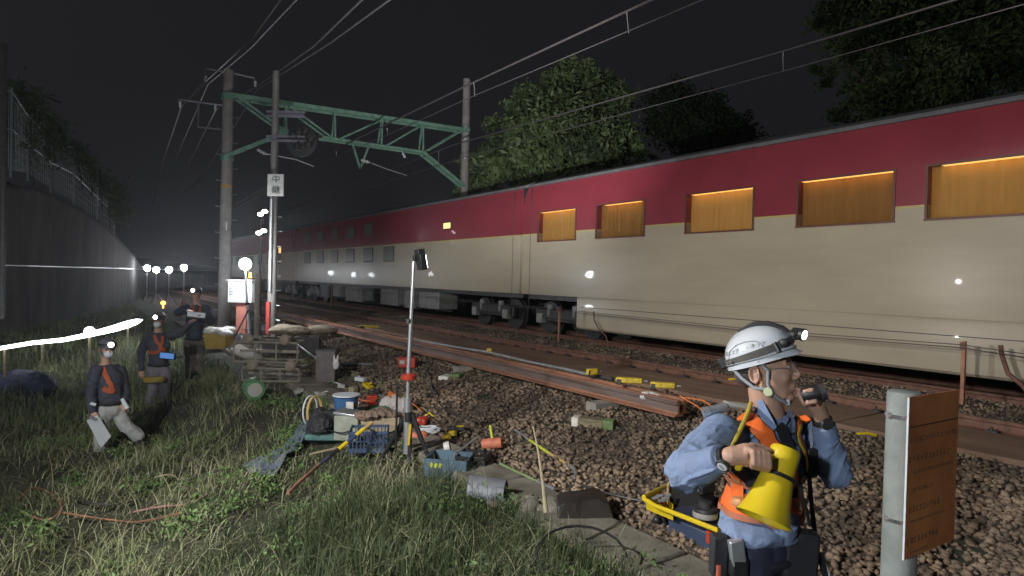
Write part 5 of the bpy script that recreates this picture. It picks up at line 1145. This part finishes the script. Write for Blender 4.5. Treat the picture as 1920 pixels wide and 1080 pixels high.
# crowbar and sticks
def bar3(name, lb, cat, segs, group=None):
    c = segs[0][0][0]; t = thing(name, lb, cat, c, group)
    for nm, pts, r, m in [(s[1], s[0], s[2], s[3]) for s in segs]: MB().tube(pts, r, 10).build(nm, m, t)
def gp(px, py, dz=.03): return GT(px, py, dz)
bar3('pry_bar', 'steel pry bar with lime and tan shaft and hooked end, right of the mallet', 'pry bar', [([gp(965, 805), gp(993, 825)], 'plain_end', .016, M_steel), ([gp(993, 825), gp(1030, 850)], 'lime_grip', .017, M_lime), ([gp(1030, 850), gp(1066, 872)], 'tan_shaft', .017, M_gold2), ([gp(1066, 872), gp(1078, 880), gp(1080, 890), gp(1076, 896)], 'hook', .018, M_steel)])
bar3('pry_bar', 'dull green pry bar with silver end lying on the stones above the concrete strip', 'pry bar', [([gp(938, 870), gp(1008, 903)], 'green_shaft', .015, mat('dull_green', (.22, .30, .14), .6)), ([gp(1008, 903), gp(1040, 918)], 'silver_end', .018, M_steel)])
bp = [P(1000, 800, 4.9), P(1010, 850, 4.75), P(1018, 905, 4.6), P(1024, 962, 4.5)]
one('bare_stick', 'long bare pale stick standing upright at the edge of the grass', 'stick', MB().tube(bp, [.006, .009, .012, .018], 8), M_bamboo, bp[-1])
hp_ = [gp(900, 816), gp(870, 838)]; one('steel_rod', 'short pale rod pointing up from the dark crate', 'rod', MB().tube([P(897, 818, 6.7), P(852, 852, 6.3)], .012, 8), M_alu, P(852, 852, 6.3))
cab = [gp(930, 830, .02), gp(985, 845, .02), gp(1030, 880, .02), gp(1080, 905, .02), gp(1140, 925, .02), gp(1205, 940, .04)]
one('black_cable', 'dark cable snaking over the stones to the yellow tray', 'cable', MB().tube(crom(cab), .012, 8), M_dark, cab[0])
# grey half barrel cover
c = gp(912, 922, .10); d_ = (c-CAM).dot(FW); a, b_ = P(882, 905, d_), P(948, 925, d_-.05); ax_b = (b_-a); ax_b.z *= .5; Lb = ax_b.length; ax_b.normalize(); sd = ax_b.cross(UZ).normalized()
t = thing('barrel_cover', 'grey half-round metal cover lying hollow side down by the grass', 'cover', c)
vs = []; fs = []
for e in (0, 1):
    for k in range(13):
        g = math.pi*k/12-.15; g = min(max(g, -.15), math.pi+.15)
        for r in (.135, .128): vs.append(a+ax_b*Lb*e+sd*r*math.cos(g)+UZ*(r*math.sin(g)-.06))
for k in range(12): i = k*2; fs += [(i, i+2, i+28, i+26), (i+1, i+27, i+29, i+3), (i, i+1, i+3, i+2), (i+26, i+28, i+29, i+27)]
MB().add(vs, fs).build('shell', mat('grey_painted_sheet', (.22, .235, .26), .5, .2, var=.2, scale=6, bump=.1), t, smooth=40)
MB().prism([a+ax_b*Lb*.97+sd*.125*math.cos(g)+UZ*(.125*math.sin(g)-.06) for g in [math.pi*k/10 for k in range(11)]], -ax_b*.01).build('end_plate', M_blue, t)
# dark curved sheet
c = gp(1095, 985, .0); d_ = (c-CAM).dot(FW)
ring_ = [P(x, y, d_+dd) for x, y, dd in ((1046, 950, -.02), (1060, 943, .0), (1090, 940, .04), (1122, 934, .06), (1142, 945, .05), (1150, 968, .0), (1150, 1000, -.05))]
vs = ring_+[p-UZ*.16-F2*.02 for p in ring_]; n = len(ring_); vs2 = [p+F2*.01 for p in vs]
fs = [(i, i+1, n+i+1, n+i) for i in range(n-1)]; fs2 = [tuple(2*n+j for j in reversed(f_)) for f_ in fs]; ed = [(i, 2*n+i, 2*n+i+1, i+1) for i in range(n-1)]
one('curved_cover', 'dark curved plastic cover sunk in the grass beside the concrete strip', 'cover', MB().prism(ring_+[P(1046, 1010, d_-.08)], (F2*.22+UZ*.02)), mat('brown_black_plastic', (.035, .03, .027), .45, var=.3, scale=8), c, bevel=.01)
# crate with tools, hi-vis stripe
def crate(name, lb, c, w_, dp, h, m, spin=0, slots=True, group=None, cat='crate', taper=1.15):
    t = thing(name, lb, cat, c, group); q = Matrix.Rotation(math.radians(spin), 3, UZ); ax1 = q@R2; ay1 = q@F2
    MB().box(c+UZ*.012, (w_, dp, .02), ax=(ax1, ay1, UZ)).build('floor', m, t)
    for s in (-1, 1):
        for (o, L_, a1) in ((ay1*s*dp/2, w_, ax1), (ax1*s*w_/2, dp, ay1)):
            mb = MB(); nn = a1.cross(UZ)
            for z, hh2 in ((h-.015, .03), (h*.12, .05)): mb.box(c+o+UZ*z, (L_+.012, .012, hh2), ax=(a1, nn, UZ))
            if slots:
                k = -L_/2
                while k <= L_/2+.001: mb.box(c+o+a1*k+UZ*h/2, (.012, .010, h), ax=(a1, nn, UZ)); k += max(.03, L_/10)
                mb.box(c+o+UZ*h*.55, (L_, .010, .012), ax=(a1, nn, UZ))
            else: mb.box(c+o+UZ*h/2, (L_, .008, h), ax=(a1, nn, UZ))
            mb.build('side', m, t, smooth=0)
    return t, ax1, ay1
c = gp(843, 885, .0); t, a1, a2 = crate('tool_crate', 'blue-grey crate with lime stripes holding rags, right of the tall tripod', c, .42, .34, .17, mat('blue_grey_plastic', (.10, .16, .22), .5, var=.3, scale=8), spin=-10, slots=False)
for k in range(3): MB().box(c-a2*.176+UZ*.11+a1*(-.14+.045*k), (.03, .004, .045), ax=(a1, a2, UZ), tilt=25).build('lime_stripe', M_lime, t)
c2 = gp(872, 875, .0)+R2*.09; t, a1, a2 = crate('wire_basket', 'dark wire basket of tools behind the grey half-round cover', c2, .3, .3, .14, M_black, spin=-12)
c3 = gp(838, 868, .0)+UZ*.17; one('tape_roll', 'white and blue roll lying on top of the lime-striped crate', 'roll', MB().lathe(c3, R2+UZ*.3, [(.03, -.03), (.055, -.03), (.055, .03), (.03, .03)], 20), M_bag, c3)
# impact driver: yellow and black
def driver(c, lb, spin):
    t = thing('impact_driver', lb, 'power tool', c, None); q = Matrix.Rotation(math.radians(spin), 3, UZ); x, y = q@R2, q@F2
    MB().tube([c-x*.11+UZ*.05, c+x*.09+UZ*.05], [.035, .032], 14).build('motor_housing', M_dark, t); MB().tube([c+x*.09+UZ*.05, c+x*.14+UZ*.05], [.028, .012], 12).build('chuck', M_black, t)
    MB().caps([c-x*.02+UZ*.04, c-x*.05-y*.10+UZ*.03], [.024, .022]).build('handle', M_black, t); MB().box(c-x*.05-y*.13+UZ*.03, (.10, .06, .06), ax=(x, y, UZ)).build('battery', M_yt, t, bevel=.01)
    MB().box(c+x*.05+UZ*.085, (.1, .05, .02), ax=(x, y, UZ)).build('top_cover', M_yt, t, bevel=.006)
driver(gp(855, 812, .02), 'black power tool with yellow battery lying on stones right of the tripod', 10)
c = gp(838, 822, .03); one('battery_pack', 'yellow battery pack lying beside the black power tool', 'battery', MB().box(c, (.09, .09, .08), spin=20), M_yt, c, bevel=.012)
def coil(c, r, turns, rad, name, lb, m, cat='cord', group=None, tilt=0, jit=.25):
    r_ = random.Random(int(c.x*1000)); pts = []
    for k in range(turns*12): g = 2*math.pi*k/12; R_ = r*(1+r_.uniform(-jit, jit)); p = c+R2*R_*math.cos(g)+F2*R_*.8*math.sin(g)+UZ*(.006*k/turns+r_.uniform(0, .01)); pts.append(p)
    return one(name, lb, cat, MB().tube(pts, rad, 6), m, c, group)
coil(gp(806, 812, .02), .12, 3, .012, 'coiled_lead', 'white cord coiled on the stones beside the tripod leg', M_mask)
c = gp(788, 800, .02); 
def heap(name, lb, cat, c, w_, h_, m, seed, n=7, vox=.012, amp=.014):
    r_ = random.Random(seed); mb = MB()
    for k in range(n): mb.ball(c+R2*r_.uniform(-w_, w_)+F2*r_.uniform(-w_, w_)*.7+UZ*r_.uniform(.2, 1)*h_*.6, (r_.uniform(.5, .9)*w_, r_.uniform(.4, .8)*w_, r_.uniform(.5, .9)*h_))
    o = mb.blob(name, m, None, vox=vox, it=3, wrinkle=wrink(amp, (14, 14, 20), seed)); o.data.transform(Matrix.Translation(-c)); o.location = c; tag(o, lb, cat); return o
heap('red_rag', 'crumpled red bag lying just right of the tripod foot', 'bag', gp(785, 822, .02), .09, .07, M_or, 3)
heap('red_rag', 'small glossy red bag behind the tripod leg on the stones', 'bag', gp(788, 795, .02), .06, .09, M_red2, 4)
c = gp(805, 780, .02); one('yellow_hook', 'small yellow hooked part on the stones beyond the red bag', 'part', MB().tube([c-R2*.06, c+UZ*.04, c+R2*.05], .014, 8), M_yel, c)
# red battery box behind the mast
c = gp(764, 690, .0); d_ = (c-CAM).dot(FW); t = thing('red_case', 'red plastic case standing on the stones right behind the tripod mast', 'case', c)
MB().box(c+UZ*.11, (.34, .18, .20), spin=-5).build('body', M_red2, t, bevel=.02); MB().tube([c+UZ*.2-R2*.08, c+UZ*.25-R2*.05, c+UZ*.25+R2*.05, c+UZ*.2+R2*.08], .012, 8).build('handle', M_black, t); MB().box(c+UZ*.12-F2*.092-R2*.09, (.09, .005, .07), spin=-5).build('label_patch', M_grey_t, t)
# pile left of the tripod
c = gp(692, 842); t, a1, a2 = crate('blue_basket', 'blue plastic basket left of the tripod foot', c, .42, .34, .24, M_blue, spin=8, cat='basket')
c = gp(655, 822); t = thing('metal_box', 'pale box with shiny crumpled metal lid left of the blue basket', 'box', c); MB().box(c+UZ*.15, (.30, .26, .30), spin=-6).build('body', mat('pale_green_box', (.30, .33, .27), .7, var=.25, scale=7), t, bevel=.012)
MB().box(c+UZ*.315+R2*.02, (.36, .28, .03), spin=-6, tilt=6).build('lid', M_alu, t, bevel=.006)
c = gp(715, 812); o = heap('brown_sheet', 'brown wrinkled sacking thrown over the pile behind the blue basket', 'sacking', c+UZ*.22, .22, .07, mat('brown_sack', (.22, .155, .12), .8, var=.3, scale=8, bump=.4), 7, amp=.02)
one('wooden_crate', 'plain wooden crate under the brown sacking', 'crate', MB().box(c+UZ*.11, (.46, .3, .22), spin=5), M_bamboo, c, bevel=.008)
heap('white_sack', 'crumpled white sack behind the silver mast', 'sack', gp(742, 772, .0), .15, .20, mat('white_sack_cloth', (.50, .45, .43), .8, var=.2, scale=8, bump=.4), 8)
heap('teal_cloth', 'teal cloth heap on top of the pile', 'cloth', gp(725, 765, .0)+UZ*.1-R2*.08, .13, .07, M_teal, 9); heap('green_cloth', 'green crumpled cloth below the teal cloth', 'cloth', gp(700, 778, .0)+UZ*.06, .14, .06, M_grn, 10)
c = gp(697, 765)+UZ*.12; one('red_box', 'small red box on the pile left of the teal cloth', 'box', MB().box(c, (.16, .13, .13), spin=12), M_red2, c, bevel=.01)
c = gp(648, 790); t = thing('bucket', 'blue bucket with white panel standing behind the pale metal-lidded box', 'bucket', c)
MB().lathe(c, UZ, [(.0, 0), (.13, 0), (.165, .33), (.172, .335), (.165, .335), (.15, .30), (.0, .29)], 24).build('body', M_blue2, t); MB().lathe(c, UZ, [(.166, .34), (.176, .345), (.176, .36), (.165, .36)], 24).build('rim', M_mask, t); MB().box(c-F2*.15+R2*.09+UZ*.18, (.10, .03, .22)).build('white_panel', M_bag, t, bevel=.01)
c = gp(622, 815); o = heap('black_bag', 'bulky black holdall left of the metal-lidded box', 'bag', c+UZ*.03, .22, .22, M_strap, 11, n=8, amp=.018)
one('teal_tray', 'dark teal tray under the black holdall', 'tray', MB().box(c+UZ*.02-F2*.1, (.52, .34, .07)), M_teal, c, bevel=.02)
c = gp(586, 812)+UZ*.28; ax_r = (R2*.85-F2*.5).normalized(); up_ = ax_r.orthogonal(); t = thing('hoop', 'tan and white round hoop standing on edge left of the black holdall', 'hoop', c)
for nm, r, m, o in (('rim', .018, M_gold2, .03), ('white_rim', .010, M_mask, -.05)): 
    e1 = ax_r.cross(UZ).normalized(); MB().tube([c+ax_r*o+e1*.115*math.cos(g)+UZ*.19*math.sin(g) for g in [k*math.pi/14 for k in range(28)]], r, 8, closed=True).build(nm, m, t)
c = gp(612, 715); t = thing('steel_drum', 'dull brownish steel box standing right of the trolleys', 'bin', c); MB().box(c+UZ*.28, (.34, .3, .56), spin=6).build('body', mat('dull_steel', (.13, .11, .115), .55, .4, var=.3, scale=6), t, bevel=.012); MB().box(c+UZ*.57, (.37, .33, .03), spin=6).build('lid', M_dark, t)
c = gp(622, 715)+R2*.12; one('glove_pair', 'pair of pale work gloves hanging on the brownish steel box', 'gloves', MB().ball(c+UZ*.34-F2*.2, (.055, .03, .10)).ball(c+UZ*.44-F2*.2-R2*.03, (.018, .015, .06)).ball(c+UZ*.44-F2*.2+R2*.03, (.018, .015, .06)), M_bag, c)
r0 = gp(628, 693)+UZ*.12; one('silver_rod', 'silver rod lying level over the brown stones behind the pile', 'rod', MB().tube([r0, gp(698, 688)+UZ*.05], .016, 8), M_alu, r0)
r0 = gp(552, 672)+UZ*.35; one('silver_rod', 'silver rod leaning on the trolleys', 'rod', MB().tube([r0, gp(592, 690)+UZ*.2], .02, 8), M_alu, r0)
# yellow-black striped pole leaning in the grass
t = thing('striped_pole', 'yellow and black pole lying from the blue basket down into the grass', 'pole', gp(620, 848))
p0, p1 = P(698, 792, 7.1), P(600, 870, 6.6)
for i in range(6): MB().tube([p0.lerp(p1, i/6), p0.lerp(p1, (i+1)/6)], .022, 8).build('section', (M_gold2, M_yel, M_blue, M_yel, M_black, M_navy)[(i*1) % 6], t)
t2p = [P(600, 870, 6.6), P(560, 905, 6.0), P(540, 925, 5.8)]; one('orange_pole', 'rusty orange pole sunk in the grass below the striped pole', 'pole', MB().tube(t2p, .018, 8), M_rust, t2p[0])
w0 = gp(655, 843)+UZ*.05; one('pale_rod', 'thin pale rod lying in front of the black holdall', 'rod', MB().tube([w0, gp(580, 862)+UZ*.06], .014, 8), M_bamboo, w0)
# scattered small things of the pile
M_pink = mat('pink_plastic', (.6, .3, .3), .5)
small = [(676, 715, M_mask, 'white splayed straps beyond the blue bucket'), (662, 735, M_bamboo, 'short wooden piece behind the blue bucket'), (690, 728, M_yel, 'small yellow piece in front of the red box'), (640, 728, M_grey_t, 'grey flat tool on the brown earth'), (706, 738, M_dark, 'dark lumpy sack beyond the red box'), (600, 745, M_grey_t, 'shiny metal clip by the hoop'), (668, 760, M_pink, 'pale pink bottle beside the blue bucket'), (735, 745, M_orc, 'curled orange-pink hose end by the mast'), (666, 706, M_wood, 'small upright wood wedge on the earth'), (560, 738, M_grey_t, 'pale grey box edge below the trolleys')]
for i, (px, py, m, lb) in enumerate(small):
    c = gp(px, py); mb = MB(); r_ = random.Random(i)
    mb.box(c+UZ*.04, (r_.uniform(.10, .2), r_.uniform(.06, .12), r_.uniform(.05, .09)), spin=r_.uniform(-50, 50), tilt=r_.uniform(-20, 25)).tube([c+UZ*.07, c+UZ*.1+R2*r_.uniform(-.15, .15)], .012, 6); one('small_item', lb, 'item', mb, m, c, bevel=.01)
# trolleys: stacked frames with wheels
def trolley(c, lb, w_=1.05, h=.36):
    t = thing('rail_trolley', lb, 'trolley', c, 'rail trolleys stacked by the stones')
    for z in (.0, h): 
        for s in (-1, 1): MB().tube([c-R2*w_/2+F2*s*.22+UZ*z, c+R2*w_/2+F2*s*.22+UZ*z], .022, 8).build('side_tube', M_tr, t)
    for k in range(4):
        x = -w_/2+w_*k/3; MB().tube([c+R2*x-F2*.22, c+R2*x-F2*.22+UZ*h], .016, 6).build('upright', M_tr, t); MB().tube([c+R2*x-F2*.22+UZ*h, c+R2*x+F2*.22+UZ*h], .016, 6).build('cross_tube', M_tr, t)
    MB().box(c+UZ*(h*.5), (w_*.95, .04, .05)).build('middle_bar', M_tr, t)
    for x in (-.32, .35): MB().lathe(c+R2*x-F2*.24+UZ*(h+.06), -F2, [(.03, -.03), (.10, -.025), (.10, .0), (.08, .01), (.08, .035), (.03, .04)], 20).build('wheel', M_dtr, t)
    return t
M_tr = mat('trolley_paint', (.26, .235, .19), .6, .2, var=.35, scale=8, bump=.15); M_dtr = mat('trolley_wheel', (.24, .20, .15), .6, .3, var=.3)
c = gp(500, 716)+UZ*.05; ta_ = trolley(c+F2*.35+UZ*.28-R2*.08, 'rail trolley with raised wheels, topmost and farthest of the two trolleys', 1.15); trolley(c+R2*.15, 'lower rail trolley with flat tubes in front of the raised one', 1.0, .22)
MB().tube([c+F2*.35+UZ*.3-R2*.65, c+F2*.3+UZ*.5-R2*.82, c+F2*.3+UZ*.62-R2*.62], .018, 8).build('handle', M_tr, ta_)
# green drum lying down
c = gp(475, 745)+UZ*.14; t = thing('green_can', 'green round can lying on its side in the grass below the trolleys', 'can', c)
dd_ = (R2*.5-F2*.85).normalized(); MB().lathe(c-dd_*.16, dd_, [(.10, 0), (.155, .004), (.155, .30), (.10, .304)], 24).build('body', M_grn, t); MB().lathe(c+dd_*.146, dd_, [(.02, 0), (.11, .0), (.11, .004), (.02, .006)], 24).build('pale_label', M_grey_t, t)
# concrete trough / planks dark
c = gp(548, 662); one('concrete_trough', 'dark grey concrete trough behind the trolleys', 'trough', MB().box(c+UZ*.17, (1.25, .4, .34), spin=8).box(c+UZ*.36-F2*.17, (1.3, .06, .05), spin=8), mat('dark_concrete', (.09, .085, .085), .9, var=.3, scale=4, bump=.3), c, bevel=.01)
heap('sandbags', 'pale lumpy sandbags on the bank beyond the concrete trough', 'sandbag', gp(560, 640)+UZ*.22, .55, .16, mat('sandbag_cloth', (.33, .27, .20), .9, var=.3, scale=5, bump=.4), 21, n=9, vox=.03, amp=.03)
# yellow crate near the third man
c = gp(408, 652); t, a1, a2 = crate('yellow_crate', 'yellow crate heaped with pale bags beside the third man', c, .62, .45, .36, mat('ochre_plastic', (.50, .33, .05), .5, var=.2, scale=8), slots=False)
o = heap('pale_bags', 'clear and green bags piled on the yellow crate', 'bag', c+UZ*.36, .26, .14, M_bag, 22, n=8, vox=.02)
# white equipment cabinet, beacon, post, red stand
d_ = 18.0; c = P(455, 570, d_); b0 = gz(c); t = thing('equipment_cabinet', 'white metal equipment cabinet with vents on a red stand left of the signal pole', 'cabinet', b0)
zc = P(455, 547, d_); MB().box(zc, (.66, .4, .60)).build('housing', mat('white_cabinet', (.60, .63, .65), .45, var=.1, scale=5), t, bevel=.012); MB().box(zc+R2*.06-F2*.205, (.42, .014, .5)).build('door', mat('white_cabinet', (.6, .63, .65)), t, bevel=.004); MB().box(zc+UZ*.32, (.74, .48, .04)).build('roof', M_grey_t, t)
for k in range(6): MB().box(zc-R2*.24-F2*.203+UZ*(.14-.045*k), (.11, .01, .02)).build('vent_slot', M_dark, t)
MB().box((zc+b0)/2-UZ*.12, (.28, .22, (zc.z-b0.z)-.28)).build('red_stand', mat('pinkish_red_paint', (.45, .16, .12), .6), t, bevel=.02)
c = P(469, 519, d_-.1); one('amber_beacon', 'small amber beacon on top of the white cabinet', 'beacon', MB().lathe(c-UZ*.03, UZ, [(.05, 0), (.05, .02), (.04, .03), (.035, .13), (.01, .15)], 14), emit('amber_beacon', (1, .45, .08), 5), c)
a = P(481, 618, 15.5); b_ = P(482, 513, 15.5); b0 = gz(a); one('pale_post', 'pale plain wooden post between the globe lamp and the signal pole', 'post', MB().tube([b0-UZ*.05, V((a.x, a.y, b_.z))], [.062, .058], 12), mat('pale_post', (.42, .38, .32), .8, var=.2, scale=6), b0)
c = GT(505, 628); heap('black_machine', 'black tarpaulined gear at the foot of the signal pole', 'gear', c, .24, .30, M_black, 31, n=7, vox=.02)
c = GT(462, 640); heap('dark_gear', 'dark heap of gear around the globe lamp tripod', 'gear', c, .25, .16, M_dark, 32, n=7, vox=.02)
# tarpaulins in the grass, dark stuff at far left
def sheet_on(name, lb, px, m, seed, lift=.12):
    r_ = random.Random(seed); vs = []; fs = []; n = 9; q = [gp(*p, 0) for p in px]
    for i in range(n):
        for j in range(n):
            p = q[0].lerp(q[1], i/(n-1)).lerp(q[3].lerp(q[2], i/(n-1)), j/(n-1)); vs.append(V((p.x, p.y, float(tz(p.x, p.y))+lift+.05*noise.noise(V((i*.5, j*.5, seed))))))
    for i in range(n-1):
        for j in range(n-1): fs.append((i*n+j, i*n+j+1, (i+1)*n+j+1, (i+1)*n+j))
    m2 = [v-UZ*.012 for v in vs]; k = len(vs); MBx = MB().add(vs+m2, fs+[tuple(k+i for i in reversed(f_)) for f_ in fs]); return one(name, lb, 'tarpaulin', MBx, m, q[0], smooth=80)
sheet_on('tarpaulin', 'blue-grey tarpaulin half hidden in the grass left of the pile', ((455, 880), (560, 815), (585, 800), (500, 905)), M_tarp, 1, .05)
sheet_on('tarpaulin', 'small blue-grey sheet in the grass left of the hoop', ((545, 840), (572, 800), (580, 812), (562, 850)), M_tarp, 2, .1)
c = gp(45, 735); o = heap('dark_bundle', 'dark blue bundle in the shadow at the far left', 'bundle', c, .5, .35, mat('dark_blue_tarp', (.03, .04, .08), .7, var=.3, scale=4), 41, n=8, vox=.03, amp=.03)
for i, pts in enumerate((((35, 935), (60, 915), (95, 925), (115, 950), (90, 975), (50, 965)), ((110, 960), (160, 968), (210, 975), (260, 978), (340, 962)), ((290, 895), (320, 890), (338, 905), (336, 925)), ((130, 930), (180, 945), (250, 940), (330, 905), (420, 880)), ((250, 960), (300, 950), (350, 945), (390, 925)))):
    Q3 = crom([gp(x, y, .05+.05*math.sin(k*2)) for k, (x, y) in enumerate(pts)])
    one('hose', ('thin reddish hose looping in the grass at the lower left', 'reddish hose running right through the grass, lowest of the hoses', 'pale brown hose bend in the bright grass below the leftmost man', 'dark hose crossing the bright grass in the lower left', 'short pinkish hose above the lowest one')[i], 'hose', MB().tube(Q3, .009, 6), (M_rust, M_rust, M_bamboo, M_dark, mat('pinkish_hose', (.35, .2, .18), .6))[i], Q3[0], 'hoses in the grass')
c = gp(1090, 1075); hs = [c+R2*.30*math.cos(g)+F2*.2*math.sin(g)+UZ*(.12+.12*math.sin(g)) for g in [k*math.pi/10 for k in range(14)]]
one('black_hose', 'black hose arch rising from the grass at the bottom edge', 'hose', MB().tube(hs, .009, 8), M_black, c)
c = gp(945, 940); heap('flat_rock', 'flat pale rock at the edge of the grass right of the grey cover', 'rock', gp(965, 945), .14, .06, M_concd, 51); heap('flat_rock', 'rounded pale rock below the upright stick', 'rock', gp(1010, 955), .12, .08, M_concd, 52)

for i, (pts, m, lb) in enumerate(((((600, 800), (640, 812), (680, 800), (720, 815), (752, 800)), M_black, 'black cable tangled across the pile before the brown sacking'), (((660, 745), (690, 752), (730, 742), (765, 752), (790, 770)), M_orc, 'orange cable running past the red box to the tripod'), (((800, 690), (806, 715), (822, 755), (850, 775), (890, 790)), M_dark, 'thin dark cable curving down from the red case over the stones'))):
    q_ = crom([gp(x, y, .05+(.12 if i < 2 else 0)) for x, y in pts]); one('extension_lead', lb, 'cable', MB().tube(q_, .009, 6), m, q_[0])
# ------------------------------------------------------------------ grass (nobody could count it)
def blades(name, X, Y, L, lean, wdt, m, seed):
    r = np.random.default_rng(seed); n = len(X); z0 = tz(X, Y)-.02; a = r.uniform(0, 2*np.pi, n); dx, dy = np.cos(a), np.sin(a)
    K_ = 5; t = np.linspace(0, 1, K_)[None]; bend = lean[:, None]
    ang = bend*t**.8*1.0
    seg = L[:, None]/(K_-1); hx = np.cumsum(np.sin(ang)*seg, 1)-np.sin(ang[:, :1])*seg; hz = np.cumsum(np.cos(ang)*seg, 1)-np.cos(ang[:, :1])*seg
    cx = X[:, None]+dx[:, None]*hx; cy = Y[:, None]+dy[:, None]*hx; cz = z0[:, None]+hz
    w = wdt[:, None]*(1-t**1.6*.92)/2; b = a+np.pi/2+r.uniform(-.6, .6, n); sx, sy = np.cos(b)[:, None], np.sin(b)[:, None]
    v = np.stack([np.stack([cx-sx*w, cy-sy*w, cz], -1), np.stack([cx+sx*w, cy+sy*w, cz], -1)], 2)   # n,K,2,3
    v = v.reshape(n, K_*2, 3); f = np.array([(2*k, 2*k+1, 2*k+3, 2*k+2) for k in range(K_-1)])
    f = (f[None]+K_*2*np.arange(n)[:, None, None]).reshape(-1, 4)
    return tag(npmesh(name, v.reshape(-1, 3), f, m), kind='stuff')
M_gr = mat('grass_blade', (.25, .28, .15), .65, var=.5, scale=1.1, bump=0, big=.45, bigs=.6, col2=(.09, .13, .05), spec=.25)
M_gr2 = mat('dry_grass_blade', (.42, .40, .26), .7, var=.4, scale=1.5, bump=0, col2=(.17, .18, .09), spec=.2)
M_gr3 = mat('dark_grass_blade', (.08, .105, .055), .7, var=.4, scale=1.5, bump=0, col2=(.035, .05, .02), spec=.2)
def field(n, x0, x1, y0, y1, seed, near=1.6):
    r = np.random.default_rng(seed); Y = y0+(y1-y0)*r.random(n)**near; X = r.uniform(x0, x1, n); return X, Y, r
def clump(X, Y, s=1.3, o=0): return .5+.5*np.sin(X*s*2.1+o+1.7*np.sin(Y*s*.9+o))*np.cos(Y*s*1.6-o+np.sin(X*s*1.3))
X, Y, r = field(60000, -6, 3.15, 2.2, 16, 1); c_ = clump(X, Y); k = (r.random(len(X)) < .25+.75*c_) & ((X < 2.6) | (r.random(len(X)) < .35)); X, Y = X[k], Y[k]; n = len(X)
blades('grass', X, Y, r.uniform(.07, .25, n)*(.6+.7*c_[k])*np.where(X > 2.2, .6, 1), r.uniform(.4, 2.7, n), r.uniform(.004, .009, n)*(1+.05*Y), M_gr, 2)
X, Y, r = field(26000, -5, 3.0, 2.2, 13, 3); c_ = clump(X, Y, .9, 2); k = (r.random(len(X)) < c_**1.5); X, Y = X[k], Y[k]; n = len(X)
blades('dry_grass', X, Y, r.uniform(.15, .45, n), r.uniform(1.0, 2.6, n), r.uniform(.003, .007, n)*(1+.05*Y), M_gr2, 4)
X, Y, r = field(16000, -.5, 3.0, 2.0, 5.5, 5, 1.1); k = (r.random(len(X)) < np.clip((X-.2)/1.5, .1, 1)); X, Y = X[k], Y[k]; n = len(X)
blades('tall_dark_grass', X, Y, r.uniform(.15, .40, n), r.uniform(.1, 1.9, n), r.uniform(.004, .009, n), M_gr3, 6)
X, Y, r = field(22000, -9, 2.6, 12, 40, 7, 1.4); n = len(X)
blades('far_grass', X, Y, r.uniform(.12, .4, n), r.uniform(.2, 1.5, n), r.uniform(.012, .025, n), M_gr, 8)
X, Y, r = field(900, 3.7, 4.4, 10, 24, 9, 1); n = len(X)
blades('verge_grass', X, Y, r.uniform(.05, .18, n), r.uniform(.2, 1.5, n), r.uniform(.008, .016, n), mat('bright_grass', (.16, .36, .08), .6, var=.3, scale=2, bump=0), 10)
# a few tall stalks one can pick out
rs_ = random.Random(3)
for i, (px, py, h, lean, lb) in enumerate(((1025, 1070, .42, .05, 'tall pale grass stalk with drooping tip near the bottom middle'), (845, 960, .34, .3, 'curling pale grass stalk above the middle of the bottom edge'), (915, 975, .45, -.1, 'thin upright green weed in front of the grey half-round cover'), (1150, 1065, .33, .25, 'thin pale grass stalk leaning right near the concrete strip'), (255, 820, .5, .1, 'tall pale grass tuft right of the leftmost man'), (700, 905, .40, .2, 'thin grass stalk before the blue basket'))):
    c = GT(px, py); pts = [c+UZ*(h*k/6)+R2*(lean*h*(k/6)**2)-UZ*(.25*h*max(0, (k/6-.6))**1.5) for k in range(7)]
    t = thing('grass_stalk', lb, 'grass stalk', c); MB().tube(pts, [.0045-.0005*k for k in range(7)], 5).build('stem', M_gr2, t)
    for k in (2, 3, 4, 5): a_ = rs_.uniform(0, 6.28); e = pts[k]; dv = R2*math.cos(a_)+F2*math.sin(a_); MB().prism([e, e+dv*.05+UZ*.03+R2*.004, e+dv*.11+UZ*.01, e+dv*.05+UZ*.022], F2*.001).build('leaf', M_gr, t)

X, Y, r = field(9000, -4, 2.9, 2.5, 12, 21); c_ = clump(X, Y, 1.8, 4); k = r.random(len(X)) < c_**2; X, Y = X[k], Y[k]; n = len(X)
blades('flattened_straw', X, Y, r.uniform(.25, .6, n), r.uniform(1.9, 2.7, n), r.uniform(.003, .006, n)*(1+.05*Y), M_gr2, 22)

r = np.random.default_rng(31); wc = []
while len(wc) < 170:
    x, y = r.uniform(-3.5, 3.2), r.uniform(2.4, 11)
    if clump(np.array(x), np.array(y), 1.5, 7) > .55: wc.append(V((x, y, float(tz(x, y))+.07)))
tag(leaves('weeds', wc, [(.12, .12, .07)]*len(wc), 15000, .022, mat('weed_leaf', (.15, .24, .08), .55, var=.4, scale=2, bump=0, col2=(.06, .11, .035), spec=.3), None, seed=33, sub=10, dens=.5), kind='stuff')
